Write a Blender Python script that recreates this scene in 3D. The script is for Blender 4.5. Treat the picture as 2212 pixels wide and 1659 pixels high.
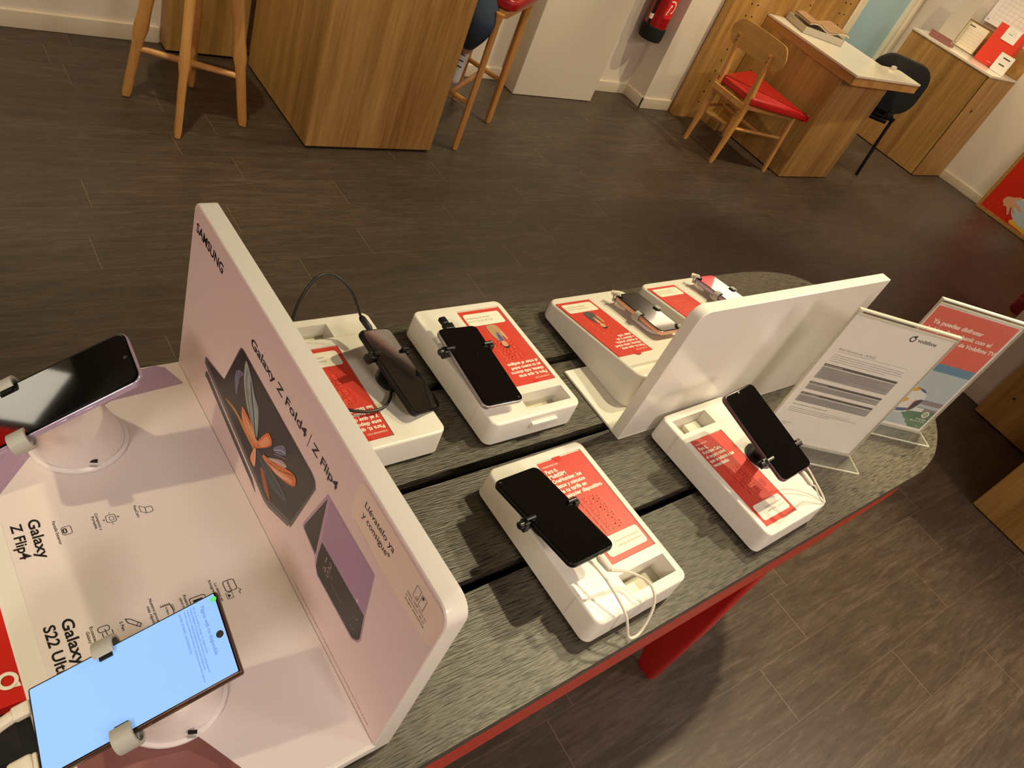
import bpy, math, random
from mathutils import Vector, Matrix, Euler
random.seed(4)
for o in list(bpy.data.objects): bpy.data.objects.remove(o)
SC = bpy.context.scene
COL = SC.collection
PI = math.pi
V = Vector
# ------------------------------------------------------------------ camera
cam_d = bpy.data.cameras.new('camera'); cam = bpy.data.objects.new('camera', cam_d); COL.objects.link(cam)
cam_d.sensor_fit = 'HORIZONTAL'; cam_d.sensor_width = 36.0; cam_d.lens = 26.777; cam_d.clip_start = 0.02; cam_d.clip_end = 60
A = [(0.7808224, -0.15557544, 0.60507245), (-0.51631246, -0.70599807, 0.48475578), (0.35176389, -0.69091461, -0.63158465)]
CR = Matrix(((A[0][0], -A[0][1], -A[0][2]), (A[1][0], -A[1][1], -A[1][2]), (A[2][0], -A[2][1], -A[2][2])))
cam.matrix_world = Matrix.Translation((0, 0, 1.65)) @ CR.to_4x4()
SC.camera = cam
# ------------------------------------------------------------------ world, colour management
w = bpy.data.worlds.new('world'); SC.world = w; w.use_nodes = True
w.node_tree.nodes['Background'].inputs[0].default_value = (1.0, 0.86, 0.70, 1); w.node_tree.nodes['Background'].inputs[1].default_value = 0.25
vs = SC.view_settings; SC.display_settings.display_device = 'sRGB'
vs.view_transform = 'Standard'; vs.look = 'None'; vs.exposure = 0.12; vs.gamma = 1.0; vs.use_curve_mapping = False
# ------------------------------------------------------------------ shop spots in the ceiling, added fill panels behind the camera
def spot(x, y, tx, ty, power, ang=70, rad=0.03, col=(1.0, 0.875, 0.54), blend=0.6, z=2.72):
    d = bpy.data.lights.new('spot_lamp', 'SPOT'); d.energy = power; d.color = col; d.spot_size = math.radians(ang); d.spot_blend = blend; d.shadow_soft_size = rad
    o = bpy.data.objects.new('spot_lamp', d); COL.objects.link(o); o.location = (x, y, z)
    o.rotation_euler = (V((tx, ty, 0.0)) - V((x, y, z))).to_track_quat('-Z', 'Y').to_euler()
    return o
SPOTS = [(1.50, 0.42, 1.15, 0.35, 84, 75), (2.08, 0.60, 1.6, 0.3, 84, 78), (2.02, 0.44, 1.95, -0.12, 190, 46),
         (0.6, 2.4, 0.8, 3.5, 100, 75), (2.9, 2.45, 1.9, 3.0, 100, 75), (3.6, 2.3, 3.7, 3.5, 80, 65), (4.7, 2.0, 4.8, 3.0, 115, 65), (6.2, 2.0, 6.6, 3.0, 115, 65), (-1.2, 0.6, -0.6, 0.7, 60, 70)]
FILL_PANELS = [(-1.7, -1.0), (0.6, -1.9), (2.8, -1.8), (5.0, -1.0)]
for s in SPOTS: spot(*s)
for px, py in FILL_PANELS:  # soft ambient fill added for the closed room
    d = bpy.data.lights.new('fill_light', 'AREA'); d.shape = 'SQUARE'; d.size = 0.56; d.energy = 34; d.color = (1.0, 0.87, 0.80)
    o = bpy.data.objects.new('fill_light', d); COL.objects.link(o); o.location = (px, py, 2.76)
# added linear lamps brightening the unseen upper back wall for the phone screen reflections
ADDED_WASH = [(5.6, 3.30, 1.9, 40), (-0.5, 3.2, 1.6, 8)]
for wx, wy, wl, wp in ADDED_WASH:
    d = bpy.data.lights.new('added_washer', 'AREA'); d.shape = 'RECTANGLE'; d.size = wl; d.size_y = 0.06; d.energy = wp; d.color = (1.0, 0.88, 0.70)
    o = bpy.data.objects.new('added_washer', d); COL.objects.link(o); o.location = (wx, wy, 2.68); o.rotation_euler = (math.radians(62), 0, 0)
# ------------------------------------------------------------------ materials
def lin(c):
    return tuple((x / 12.92 if x <= 0.04045 else ((x + 0.055) / 1.055) ** 2.4) for x in [v / 255 for v in c])
MATS = {}
def mat(name, rgb, rough=0.5, metal=0.0, var=0.04, vscale=30, bump=0.0, bscale=200, emit=0, alpha=None, coat=0, spec=0.5, trans=0, linear=False):
    if name in MATS: return MATS[name]
    m = bpy.data.materials.new(name); m.use_nodes = True; nt = m.node_tree; b = nt.nodes['Principled BSDF']
    c = rgb if linear else lin(rgb)
    b.inputs['Roughness'].default_value = rough; b.inputs['Metallic'].default_value = metal
    b.inputs['Specular IOR Level'].default_value = spec
    if coat: b.inputs['Coat Weight'].default_value = coat; b.inputs['Coat Roughness'].default_value = 0.05
    if trans: b.inputs['Transmission Weight'].default_value = trans; b.inputs['IOR'].default_value = 1.45
    tc = nt.nodes.new('ShaderNodeTexCoord'); n = nt.nodes.new('ShaderNodeTexNoise'); n.inputs['Scale'].default_value = vscale; n.inputs['Detail'].default_value = 3
    nt.links.new(tc.outputs['Object'], n.inputs['Vector'])
    mx = nt.nodes.new('ShaderNodeMix'); mx.data_type = 'RGBA'
    mx.inputs[6].default_value = (*[x * (1 - var) for x in c], 1); mx.inputs[7].default_value = (*[min(1, x * (1 + var)) for x in c], 1)
    nt.links.new(n.outputs['Fac'], mx.inputs[0]); nt.links.new(mx.outputs[2], b.inputs['Base Color'])
    if bump:
        n2 = nt.nodes.new('ShaderNodeTexNoise'); n2.inputs['Scale'].default_value = bscale; nt.links.new(tc.outputs['Object'], n2.inputs['Vector'])
        bp = nt.nodes.new('ShaderNodeBump'); bp.inputs['Strength'].default_value = bump; bp.inputs['Distance'].default_value = 0.002
        nt.links.new(n2.outputs['Fac'], bp.inputs['Height']); nt.links.new(bp.outputs['Normal'], b.inputs['Normal'])
    if emit:
        b.inputs['Emission Color'].default_value = (*c, 1); b.inputs['Emission Strength'].default_value = emit
    if alpha is not None: b.inputs['Alpha'].default_value = alpha
    MATS[name] = m; return m
def wood(name, c1, c2, axis='Z', scale=14, rough=0.42, stretch=0.06, bump=0.05, band=0.5, seed=0.0):
    """grain running along one axis of the object"""
    m = bpy.data.materials.new(name); m.use_nodes = True; nt = m.node_tree; N = nt.nodes; L = nt.links; b = N['Principled BSDF']
    tc = N.new('ShaderNodeTexCoord'); mp = N.new('ShaderNodeMapping')
    sc = [1, 1, 1]; sc['XYZ'.index(axis)] = stretch; mp.inputs['Scale'].default_value = sc; mp.inputs['Location'].default_value = (seed, seed * 1.7, seed * .6)
    L.new(tc.outputs['Object'], mp.inputs['Vector'])
    n1 = N.new('ShaderNodeTexNoise'); n1.inputs['Scale'].default_value = scale; n1.inputs['Detail'].default_value = 5; n1.inputs['Distortion'].default_value = 0.4
    n2 = N.new('ShaderNodeTexNoise'); n2.inputs['Scale'].default_value = scale * 9; n2.inputs['Detail'].default_value = 4
    L.new(mp.outputs[0], n1.inputs['Vector']); L.new(mp.outputs[0], n2.inputs['Vector'])
    r = N.new('ShaderNodeValToRGB'); r.color_ramp.elements[0].position = 0.36; r.color_ramp.elements[1].position = 0.66
    r.color_ramp.elements[0].color = (*lin(c1), 1); r.color_ramp.elements[1].color = (*lin(c2), 1)
    a = N.new('ShaderNodeMath'); a.operation = 'MULTIPLY_ADD'; a.inputs[1].default_value = 0.35; L.new(n2.outputs['Fac'], a.inputs[0])
    a2 = N.new('ShaderNodeMath'); a2.operation = 'MULTIPLY'; a2.inputs[1].default_value = 0.65; L.new(n1.outputs['Fac'], a2.inputs[0]); L.new(a2.outputs[0], a.inputs[2])
    L.new(a.outputs[0], r.inputs['Fac']); L.new(r.outputs['Color'], b.inputs['Base Color'])
    b.inputs['Roughness'].default_value = rough
    if bump:
        bp = N.new('ShaderNodeBump'); bp.inputs['Strength'].default_value = bump; bp.inputs['Distance'].default_value = 0.002
        L.new(n2.outputs['Fac'], bp.inputs['Height']); L.new(bp.outputs['Normal'], b.inputs['Normal'])
    MATS[name] = m; return m
wood('oak_panel', (150, 104, 48), (204, 158, 90), 'Z', 9, 0.45, 0.05)
wood('oak_side', (142, 104, 50), (192, 148, 84), 'Z', 9, 0.45, 0.05, seed=3.1)
wood('oak_x', (172, 122, 62), (208, 158, 92), 'Y', 10, 0.4, 0.06)
wood('oak_solid', (196, 134, 66), (222, 166, 96), 'Z', 16, 0.38, 0.06, seed=1.3)
wood('oak_ply', (186, 132, 66), (206, 156, 88), 'Y', 14, 0.38, 0.08, seed=2.3)
wood('oak_frame', (150, 108, 52), (180, 134, 72), 'Y', 14, 0.45, 0.08, seed=5.3)
mat('wall_paint', (226, 212, 196), 0.75, var=0.02, vscale=3, bump=0.05, bscale=60)
mat('wall_white', (228, 214, 194), 0.6, var=0.02, vscale=3)
mat('skirting', (222, 206, 184), 0.35, var=0.02)
mat('ceiling_paint', (118, 112, 104), 0.85)
mat('added_glow_white', (255, 244, 222), 0.5, emit=3.2)  # glowing face of an added box out of view
mat('added_glow_red', (200, 20, 12), 0.5, emit=2.6)
mat('white_plastic', (232, 226, 214), 0.32, var=0.012, vscale=12)
mat('white_gloss', (236, 230, 218), 0.2, var=0.01)
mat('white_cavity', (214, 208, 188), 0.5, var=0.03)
mat('white_matt', (232, 226, 216), 0.6, var=0.012)
mat('clip_grey', (176, 174, 164), 0.45, var=0.03)
mat('stand_white', (232, 224, 218), 0.32, var=0.01)
mat('black_plastic', (18, 17, 16), 0.32, var=0.1)
mat('black_gloss', (14, 13, 13), 0.12, var=0.05)
mat('black_rubber', (12, 11, 10), 0.8, var=0.1)
mat('black_hole', (6, 5, 4), 0.9)
mat('chrome', (190, 186, 176), 0.15, 1.0)
mat('screen_glass', (9, 9, 8), 0.035, var=0.25, vscale=60, spec=0.9, coat=0.8)
mat('screen_edge', (4, 4, 4), 0.1)
mat('frame_black', (22, 21, 22), 0.25, 0.4)
mat('frame_silver', (196, 190, 190), 0.25, 0.7)
mat('frame_lilac', (190, 172, 198), 0.22, 0.55)
mat('frame_pink', (226, 176, 150), 0.25, 0.5)
mat('frame_bronze', (96, 70, 56), 0.3, 0.7)
mat('frame_mauve', (120, 84, 92), 0.3, 0.5)
mat('cable_white', (226, 216, 196), 0.45)
mat('cable_black', (22, 21, 19), 0.45)
mat('apron_red_sheen', (190, 44, 30), 0.3, var=0.03)  # apron red lightened, its reflected light and sheen put into the colour
mat('red_leg', (196, 10, 6), 0.25, var=0.02)
mat('leaflet_red', (208, 66, 52), 0.4, var=0.02)
mat('leaflet_dark_red', (206, 46, 32), 0.35)
mat('leaflet_line', (238, 96, 74), 0.35)
mat('print_white', (248, 240, 222), 0.45)
mat('print_card', (240, 232, 212), 0.45)
mat('print_grey', (150, 142, 128), 0.5)
mat('print_black', (18, 12, 16), 0.5)
mat('print_darkgrey', (84, 80, 78), 0.55)
mat('print_midgrey', (166, 162, 158), 0.55)
mat('print_text', (62, 58, 58), 0.55)
mat('paper', (244, 238, 230), 0.6, var=0.015)
mat('paper_warm', (240, 226, 200), 0.6)
mat('print_pink', (232, 206, 204), 0.42, var=0.03, vscale=5)
mat('print_pink2', (240, 216, 198), 0.42, var=0.01)
mat('base_print', (234, 222, 216), 0.45, var=0.02, vscale=5)
mat('print_lilac', (176, 146, 172), 0.45, var=0.03, vscale=8)
mat('print_lilac_edge', (184, 152, 172), 0.45)
mat('print_purple', (172, 136, 168), 0.4, var=0.06, vscale=12)
mat('print_maroon', (132, 84, 78), 0.45, var=0.03)
mat('print_maroon2', (148, 98, 90), 0.45)
mat('print_screen', (34, 28, 24), 0.35)
mat('print_orange', (226, 112, 52), 0.4, var=0.25, vscale=60)
mat('print_peach', (236, 160, 110), 0.4, var=0.15, vscale=60)
mat('print_gold', (190, 140, 60), 0.4, var=0.3, vscale=60)
mat('print_teal', (58, 72, 74), 0.4, var=0.25, vscale=60)
mat('print_plume', (150, 158, 160), 0.4, var=0.35, vscale=60)
mat('print_lav', (110, 108, 140), 0.4, var=0.3, vscale=60)
mat('print_mauve', (190, 160, 160), 0.4, var=0.25, vscale=60)
mat('print_rust', (160, 84, 50), 0.4, var=0.25, vscale=60)
mat('print_metal', (92, 84, 84), 0.35, var=0.1)
mat('sign_red', (226, 98, 80), 0.4, var=0.02)
mat('sign_blue', (92, 140, 168), 0.4)
mat('sign_sky', (186, 200, 204), 0.4, var=0.04, vscale=10)
mat('sign_green', (84, 128, 96), 0.4, var=0.15, vscale=40)
mat('sign_ball', (232, 232, 228), 0.4)
mat('sign_yellow', (230, 180, 56), 0.4)
mat('sign_navy', (72, 88, 150), 0.4)
mat('sign_crowd', (150, 134, 136), 0.4, var=0.2, vscale=50)
mat('poster_red', (196, 36, 12), 0.4, var=0.03)
mat('red_bag', (222, 62, 40), 0.45, var=0.04)
mat('red_card', (206, 34, 22), 0.4, var=0.02)
mat('red_leather', (176, 18, 18), 0.32, var=0.04, bump=0.03)
mat('red_fabric', (124, 10, 10), 0.45, var=0.1, bump=0.1)
mat('ext_red', (158, 12, 16), 0.18, coat=0.5)
mat('ext_label', (226, 40, 40), 0.35)
mat('denim', (52, 66, 84), 0.85, var=0.25, vscale=40, bump=0.4, bscale=400)
mat('sneaker', (226, 220, 214), 0.6, var=0.03)
mat('lace', (40, 40, 48), 0.8)
mat('jumper', (60, 62, 70), 0.9, bump=0.3)
mat('skin', (206, 158, 128), 0.5)
mat('skin_print', (214, 158, 120), 0.5, var=0.1, vscale=60)
mat('hair', (48, 34, 26), 0.6)
mat('desk_top', (240, 228, 206), 0.16, var=0.01)
mat('black_fabric', (20, 17, 16), 0.9, var=0.2, bump=0.3, bscale=500)
mat('pane_blue_backlit', (172, 204, 212), 0.35, var=0.03, vscale=2)  # light from behind the frosted pane put into a paler colour
mat('window_frame', (238, 224, 198), 0.4)
mat('tray_grey', (196, 184, 168), 0.4)
mat('mag_photo', (184, 146, 110), 0.35, var=0.3, vscale=40)
mat('lamp_emit', (255, 236, 200), 0.5, emit=6)
mat('screen_blue', (136, 182, 246), 0.2, var=0.02, vscale=9, emit=0.56)
mat('screen_text', (98, 128, 196), 0.3, emit=0.3)
mat('screen_green', (96, 220, 120), 0.3, emit=0.4)
mat('lens_dot', (60, 58, 56), 0.2)
def acrylic():
    m = bpy.data.materials.new('acrylic'); m.use_nodes = True; nt = m.node_tree; N = nt.nodes; L = nt.links
    for n in list(N): N.remove(n)
    out = N.new('ShaderNodeOutputMaterial'); tr = N.new('ShaderNodeBsdfTransparent'); tr.inputs[0].default_value = (0.985, 0.985, 0.975, 1)
    gl = N.new('ShaderNodeBsdfGlossy'); gl.inputs['Roughness'].default_value = 0.06; df = N.new('ShaderNodeBsdfDiffuse'); df.inputs[0].default_value = (0.75, 0.72, 0.60, 1)
    lw = N.new('ShaderNodeLayerWeight'); lw.inputs[0].default_value = 0.5; pw = N.new('ShaderNodeMath'); pw.operation = 'POWER'; pw.inputs[1].default_value = 4.0; L.new(lw.outputs['Facing'], pw.inputs[0]); fr = N.new('ShaderNodeMath'); fr.operation = 'MULTIPLY_ADD'; fr.inputs[1].default_value = 0.6; fr.inputs[2].default_value = 0.025; L.new(pw.outputs[0], fr.inputs[0])
    mx = N.new('ShaderNodeMixShader'); L.new(fr.outputs[0], mx.inputs[0]); L.new(tr.outputs[0], mx.inputs[1]); L.new(gl.outputs[0], mx.inputs[2])
    m2 = N.new('ShaderNodeMixShader'); m2.inputs[0].default_value = 0.03; L.new(mx.outputs[0], m2.inputs[1]); L.new(df.outputs[0], m2.inputs[2])
    L.new(m2.outputs[0], out.inputs[0]); MATS['acrylic'] = m
    m = m.copy(); m.name = 'acrylic_edge'; m.node_tree.nodes['Mix Shader.001'].inputs[0].default_value = 0.6; MATS['acrylic_edge'] = m
acrylic()
def floor_mat():
    m = bpy.data.materials.new('floor_planks'); m.use_nodes = True; nt = m.node_tree; N = nt.nodes; L = nt.links; b = N['Principled BSDF']
    def math_(op, a, c=None, d=None):
        n = N.new('ShaderNodeMath'); n.operation = op
        for i, v in enumerate((a, c, d)):
            if v is None: continue
            if isinstance(v, (int, float)): n.inputs[i].default_value = v
            else: L.new(v, n.inputs[i])
        return n.outputs[0]
    tc = N.new('ShaderNodeTexCoord'); sp = N.new('ShaderNodeSeparateXYZ'); L.new(tc.outputs['Object'], sp.inputs[0])
    X, Y = sp.outputs[0], sp.outputs[1]
    PW, PLn = 0.1575, 0.92
    yr = math_('DIVIDE', math_('ADD', Y, 0.204), PW); row = math_('FLOOR', yr); fy = math_('FRACT', yr)
    wn = N.new('ShaderNodeTexWhiteNoise'); wn.noise_dimensions = '1D'; L.new(row, wn.inputs['W'])
    xr = math_('ADD', math_('DIVIDE', X, PLn), wn.outputs['Value']); colm = math_('FLOOR', xr); fx = math_('FRACT', xr)
    cb = N.new('ShaderNodeCombineXYZ'); L.new(row, cb.inputs[0]); L.new(colm, cb.inputs[1])
    w2 = N.new('ShaderNodeTexWhiteNoise'); w2.noise_dimensions = '2D'; L.new(cb.outputs[0], w2.inputs['Vector'])
    # per plank grain
    off = N.new('ShaderNodeVectorMath'); off.operation = 'MULTIPLY_ADD'; L.new(w2.outputs['Color'], off.inputs[0]); off.inputs[1].default_value = (7, 7, 7)
    sc = N.new('ShaderNodeVectorMath'); sc.operation = 'MULTIPLY'; sc.inputs[1].default_value = (0.12, 1, 1); L.new(tc.outputs['Object'], sc.inputs[0]); L.new(sc.outputs[0], off.inputs[2])
    n1 = N.new('ShaderNodeTexNoise'); n1.inputs['Scale'].default_value = 26; n1.inputs['Detail'].default_value = 8; n1.inputs['Roughness'].default_value = 0.62; n1.inputs['Distortion'].default_value = 1.5; L.new(off.outputs[0], n1.inputs['Vector'])
    n2 = N.new('ShaderNodeTexNoise'); n2.inputs['Scale'].default_value = 150; n2.inputs['Detail'].default_value = 6; n2.inputs['Roughness'].default_value = 0.6; n2.inputs['Distortion'].default_value = 0.6; L.new(off.outputs[0], n2.inputs['Vector'])
    n3 = N.new('ShaderNodeTexNoise'); n3.inputs['Scale'].default_value = 1.3; n3.inputs['Detail'].default_value = 4; L.new(tc.outputs['Object'], n3.inputs['Vector'])
    v = math_('ADD', math_('MULTIPLY', n1.outputs['Fac'], 0.47), math_('ADD', math_('MULTIPLY', n2.outputs['Fac'], 0.38), math_('MULTIPLY', w2.outputs['Value'], 0.06)))
    v = math_('ADD', v, math_('MULTIPLY', n3.outputs['Fac'], 0.18))
    r = N.new('ShaderNodeValToRGB'); e = r.color_ramp.elements; e[0].position = 0.38; e[0].color = (*lin((50, 39, 32)), 1); e[1].position = 0.76; e[1].color = (*lin((98, 84, 71)), 1)
    k = e.new(0.56); k.color = (*lin((70, 57, 46)), 1); L.new(v, r.inputs['Fac'])
    # joints: thin paler worn lines at butt ends, very fine lines along boards
    ex = math_('LESS_THAN', math_('MINIMUM', fx, math_('SUBTRACT', 1.0, fx)), 0.0012); ey = math_('LESS_THAN', math_('MINIMUM', fy, math_('SUBTRACT', 1.0, fy)), 0.0075)
    mx = N.new('ShaderNodeMix'); mx.data_type = 'RGBA'; L.new(math_('MAXIMUM', math_('MULTIPLY', ex, 0.40), math_('MULTIPLY', ey, 0.14)), mx.inputs[0]); L.new(r.outputs['Color'], mx.inputs[6]); mx.inputs[7].default_value = (*lin((150, 130, 112)), 1)
    L.new(mx.outputs[2], b.inputs['Base Color'])
    L.new(math_('ADD', 0.36, math_('MULTIPLY', n3.outputs['Fac'], 0.16)), b.inputs['Roughness'])
    bp = N.new('ShaderNodeBump'); bp.inputs['Strength'].default_value = 0.25; bp.inputs['Distance'].default_value = 0.001; L.new(v, bp.inputs['Height']); L.new(bp.outputs[0], b.inputs['Normal'])
    MATS['floor'] = m
floor_mat()
def plank_mat():
    m = bpy.data.materials.new('table_plank'); m.use_nodes = True; nt = m.node_tree; N = nt.nodes; L = nt.links; b = N['Principled BSDF']
    tc = N.new('ShaderNodeTexCoord'); mp = N.new('ShaderNodeMapping'); mp.inputs['Scale'].default_value = (0.075, 1, 1); L.new(tc.outputs['Object'], mp.inputs['Vector'])
    n1 = N.new('ShaderNodeTexNoise'); n1.inputs['Scale'].default_value = 480; n1.inputs['Detail'].default_value = 2; n1.inputs['Distortion'].default_value = 0.12; L.new(mp.outputs[0], n1.inputs['Vector'])
    n2 = N.new('ShaderNodeTexNoise'); n2.inputs['Scale'].default_value = 30; n2.inputs['Detail'].default_value = 4; L.new(mp.outputs[0], n2.inputs['Vector'])
    r = N.new('ShaderNodeValToRGB'); e = r.color_ramp.elements; e[0].position = 0.37; e[0].color = (*lin((30, 26, 21)), 1); e[1].position = 0.62; e[1].color = (*lin((88, 80, 66)), 1)
    k = e.new(0.46); k.color = (*lin((68, 61, 50)), 1)
    a = N.new('ShaderNodeMath'); a.operation = 'MULTIPLY_ADD'; a.inputs[1].default_value = 0.84; L.new(n1.outputs['Fac'], a.inputs[0])
    a2 = N.new('ShaderNodeMath'); a2.operation = 'MULTIPLY'; a2.inputs[1].default_value = 0.16; L.new(n2.outputs['Fac'], a2.inputs[0]); L.new(a2.outputs[0], a.inputs[2])
    L.new(a.outputs[0], r.inputs['Fac']); L.new(r.outputs['Color'], b.inputs['Base Color']); b.inputs['Roughness'].default_value = 0.40
    bp = N.new('ShaderNodeBump'); bp.inputs['Strength'].default_value = 0.9; bp.inputs['Distance'].default_value = 0.001; L.new(a.outputs[0], bp.inputs['Height']); L.new(bp.outputs[0], b.inputs['Normal'])
    MATS['plank'] = m
plank_mat()
# ------------------------------------------------------------------ mesh builder
def I4(): return Matrix.Identity(4)
def TR(x, y, z): return Matrix.Translation((x, y, z))
def RZ(a): return Matrix.Rotation(a, 4, 'Z')
def RX(a): return Matrix.Rotation(a, 4, 'X')
def RY(a): return Matrix.Rotation(a, 4, 'Y')
def rrect(w, l, r, n=6):
    """rounded rectangle outline, counter-clockwise, centred"""
    r = max(min(r, w / 2 - 1e-5, l / 2 - 1e-5), 1e-5); pts = []
    for cx, cy, a0 in ((w / 2 - r, l / 2 - r, 0), (-w / 2 + r, l / 2 - r, 90), (-w / 2 + r, -l / 2 + r, 180), (w / 2 - r, -l / 2 + r, 270)):
        for i in range(n + 1):
            a = math.radians(a0 + 90 * i / n); pts.append((cx + r * math.cos(a), cy + r * math.sin(a)))
    return pts
class MB:
    def __init__(s, m='white_plastic'):
        s.v = []; s.f = []; s.fm = []; s.mats = []; s.cur = m; s.T = I4()
    def mi(s, m):
        m = m or s.cur
        if m not in s.mats: s.mats.append(m)
        return s.mats.index(m)
    def add(s, verts, faces, m=None, T=None):
        M = s.T @ T if T is not None else s.T; k = len(s.v); i = s.mi(m)
        s.v += [M @ V(p) for p in verts]
        for f in faces: s.f.append([k + a for a in f]); s.fm.append(i)
        return s
    def rings(s, rings, m=None, T=None, cap=(True, True)):
        n = len(rings[0]); v = [p for r in rings for p in r]; f = []
        for j in range(len(rings) - 1):
            for i in range(n):
                a = j * n + i; b = j * n + (i + 1) % n; f.append((a, b, b + n, a + n))
        if cap[0]: f.append(tuple(reversed(range(n))))
        if cap[1]: f.append(tuple((len(rings) - 1) * n + i for i in range(n)))
        return s.add(v, f, m, T)
    def box(s, x0, x1, y0, y1, z0, z1, m=None, T=None, bev=0.0):
        if bev > 0:
            return s.rbox(x1 - x0, y1 - y0, z1 - z0, bev, bev, m, (T or I4()) @ TR((x0 + x1) / 2, (y0 + y1) / 2, z0), n=2, eb=bev)
        P = [(x0, y0), (x1, y0), (x1, y1), (x0, y1)]
        return s.rings([[(x, y, z0) for x, y in P], [(x, y, z1) for x, y in P]], m, T)
    def rbox(s, w, l, h, rc=0.01, et=0.003, m=None, T=None, n=6, eb=0.0, taper=1.0):
        """rounded slab from z=0 to h with filleted top (et) and bottom (eb) edge"""
        R = []
        def ring(ins, z):
            k = 1 + (taper - 1) * z / h
            return [(x * k, y * k, z) for x, y in rrect(w - 2 * ins, l - 2 * ins, max(rc - ins, 0.0002), n)]
        st = 4
        if eb > 0:
            for i in range(st + 1):
                a = PI / 2 * i / st; R.append(ring(eb * (1 - math.sin(a)), eb * (1 - math.cos(a))))
        else: R.append(ring(0, 0))
        if et > 0:
            for i in range(st + 1):
                a = PI / 2 * i / st; R.append(ring(et * (1 - math.cos(a)), h - et + et * math.sin(a)))
        else: R.append(ring(0, h))
        return s.rings(R, m, T)
    def prism(s, pts, z0, z1, m=None, T=None):
        return s.rings([[(x, y, z0) for x, y in pts], [(x, y, z1) for x, y in pts]], m, T)
    def tube(s, path, r, m=None, T=None, n=8, closed=False, smooth=True, cap=True):
        P = [V(p) for p in path]
        rad = r if isinstance(r, (list, tuple)) else [r] * len(P)
        rings = []; up = V((0, 0, 1)); prev = None
        for i, p in enumerate(P):
            if closed: d = P[(i + 1) % len(P)] - P[i - 1]
            else: d = P[min(i + 1, len(P) - 1)] - P[max(i - 1, 0)]
            d.normalize()
            if prev is None:
                u = d.cross(up);
                if u.length < 1e-3: u = d.cross(V((1, 0, 0)))
            else: u = prev - d * prev.dot(d)
            u.normalize(); prev = u; w_ = d.cross(u)
            rings.append([tuple(p + (u * math.cos(2 * PI * k / n) + w_ * math.sin(2 * PI * k / n)) * rad[i]) for k in range(n)])
        if closed: rings.append(rings[0]); return s.rings(rings, m, T, (False, False))
        return s.rings(rings, m, T, (cap, cap))
    def lathe(s, prof, m=None, T=None, n=32, cap=(True, True)):
        return s.rings([[(r * math.cos(2 * PI * k / n), r * math.sin(2 * PI * k / n), z) for k in range(n)] for r, z in prof], m, T, cap)
    def loft(s, secs, m=None, T=None, n=28, cap=(True, True)):
        """circles or ellipses: (cx,cy,cz,rx,ry,tilt about Y)"""
        R = []
        for cx, cy, cz, rx, ry, t in secs:
            R.append([(cx + rx * math.cos(a) * math.cos(t), cy + ry * math.sin(a), cz - rx * math.cos(a) * math.sin(t)) for a in [2 * PI * k / n for k in range(n)]])
        return s.rings(R, m, T, cap)
    def build(s, name, parent=None, ang=32, smooth=True):
        me = bpy.data.meshes.new(name); me.from_pydata([tuple(p) for p in s.v], [], s.f)
        for m in s.mats: me.materials.append(MATS[m])
        me.polygons.foreach_set('material_index', s.fm); me.update()
        if smooth:
            me.shade_smooth(); me.set_sharp_from_angle(angle=math.radians(ang))
        o = bpy.data.objects.new(name, me); COL.objects.link(o)
        if parent is not None: o.parent = parent
        return o
def catmull(P, n=8):
    P = [V(p) for p in P]; out = []
    for i in range(len(P) - 1):
        p0 = P[max(i - 1, 0)]; p1 = P[i]; p2 = P[i + 1]; p3 = P[min(i + 2, len(P) - 1)]
        for k in range(n):
            t = k / n; out.append(0.5 * ((2 * p1) + (-p0 + p2) * t + (2 * p0 - 5 * p1 + 4 * p2 - p3) * t * t + (-p0 + 3 * p1 - 3 * p2 + p3) * t ** 3))
    out.append(P[-1]); return out
def thing(name, label, cat, M=None, group=None):
    o = bpy.data.objects.new(name, None); COL.objects.link(o); o.empty_display_size = 0.05
    if M is not None: o.matrix_world = M
    o['label'] = label; o['category'] = cat
    if group: o['group'] = group
    return o
def tag(o, label, cat, group=None):
    o['label'] = label; o['category'] = cat
    if group: o['group'] = group
    return o
def struct(name, mb, **k):
    o = mb.build(name, **k); o['kind'] = 'structure'; return o
def boolcut(o, cutters):
    """carve cavities out of a mesh object (real recesses)"""
    tmp = []
    for c in cutters:
        co = c.build('cut', smooth=False); co.matrix_world = o.matrix_world; tmp.append(co)
        md = o.modifiers.new('b', 'BOOLEAN'); md.object = co; md.operation = 'DIFFERENCE'; md.solver = 'EXACT'
    dg = bpy.context.evaluated_depsgraph_get(); dg.update()
    me = bpy.data.meshes.new_from_object(o.evaluated_get(dg)); o.modifiers.clear(); o.data = me
    for c in tmp: bpy.data.objects.remove(c)
    me.set_sharp_from_angle(angle=math.radians(32))
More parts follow.
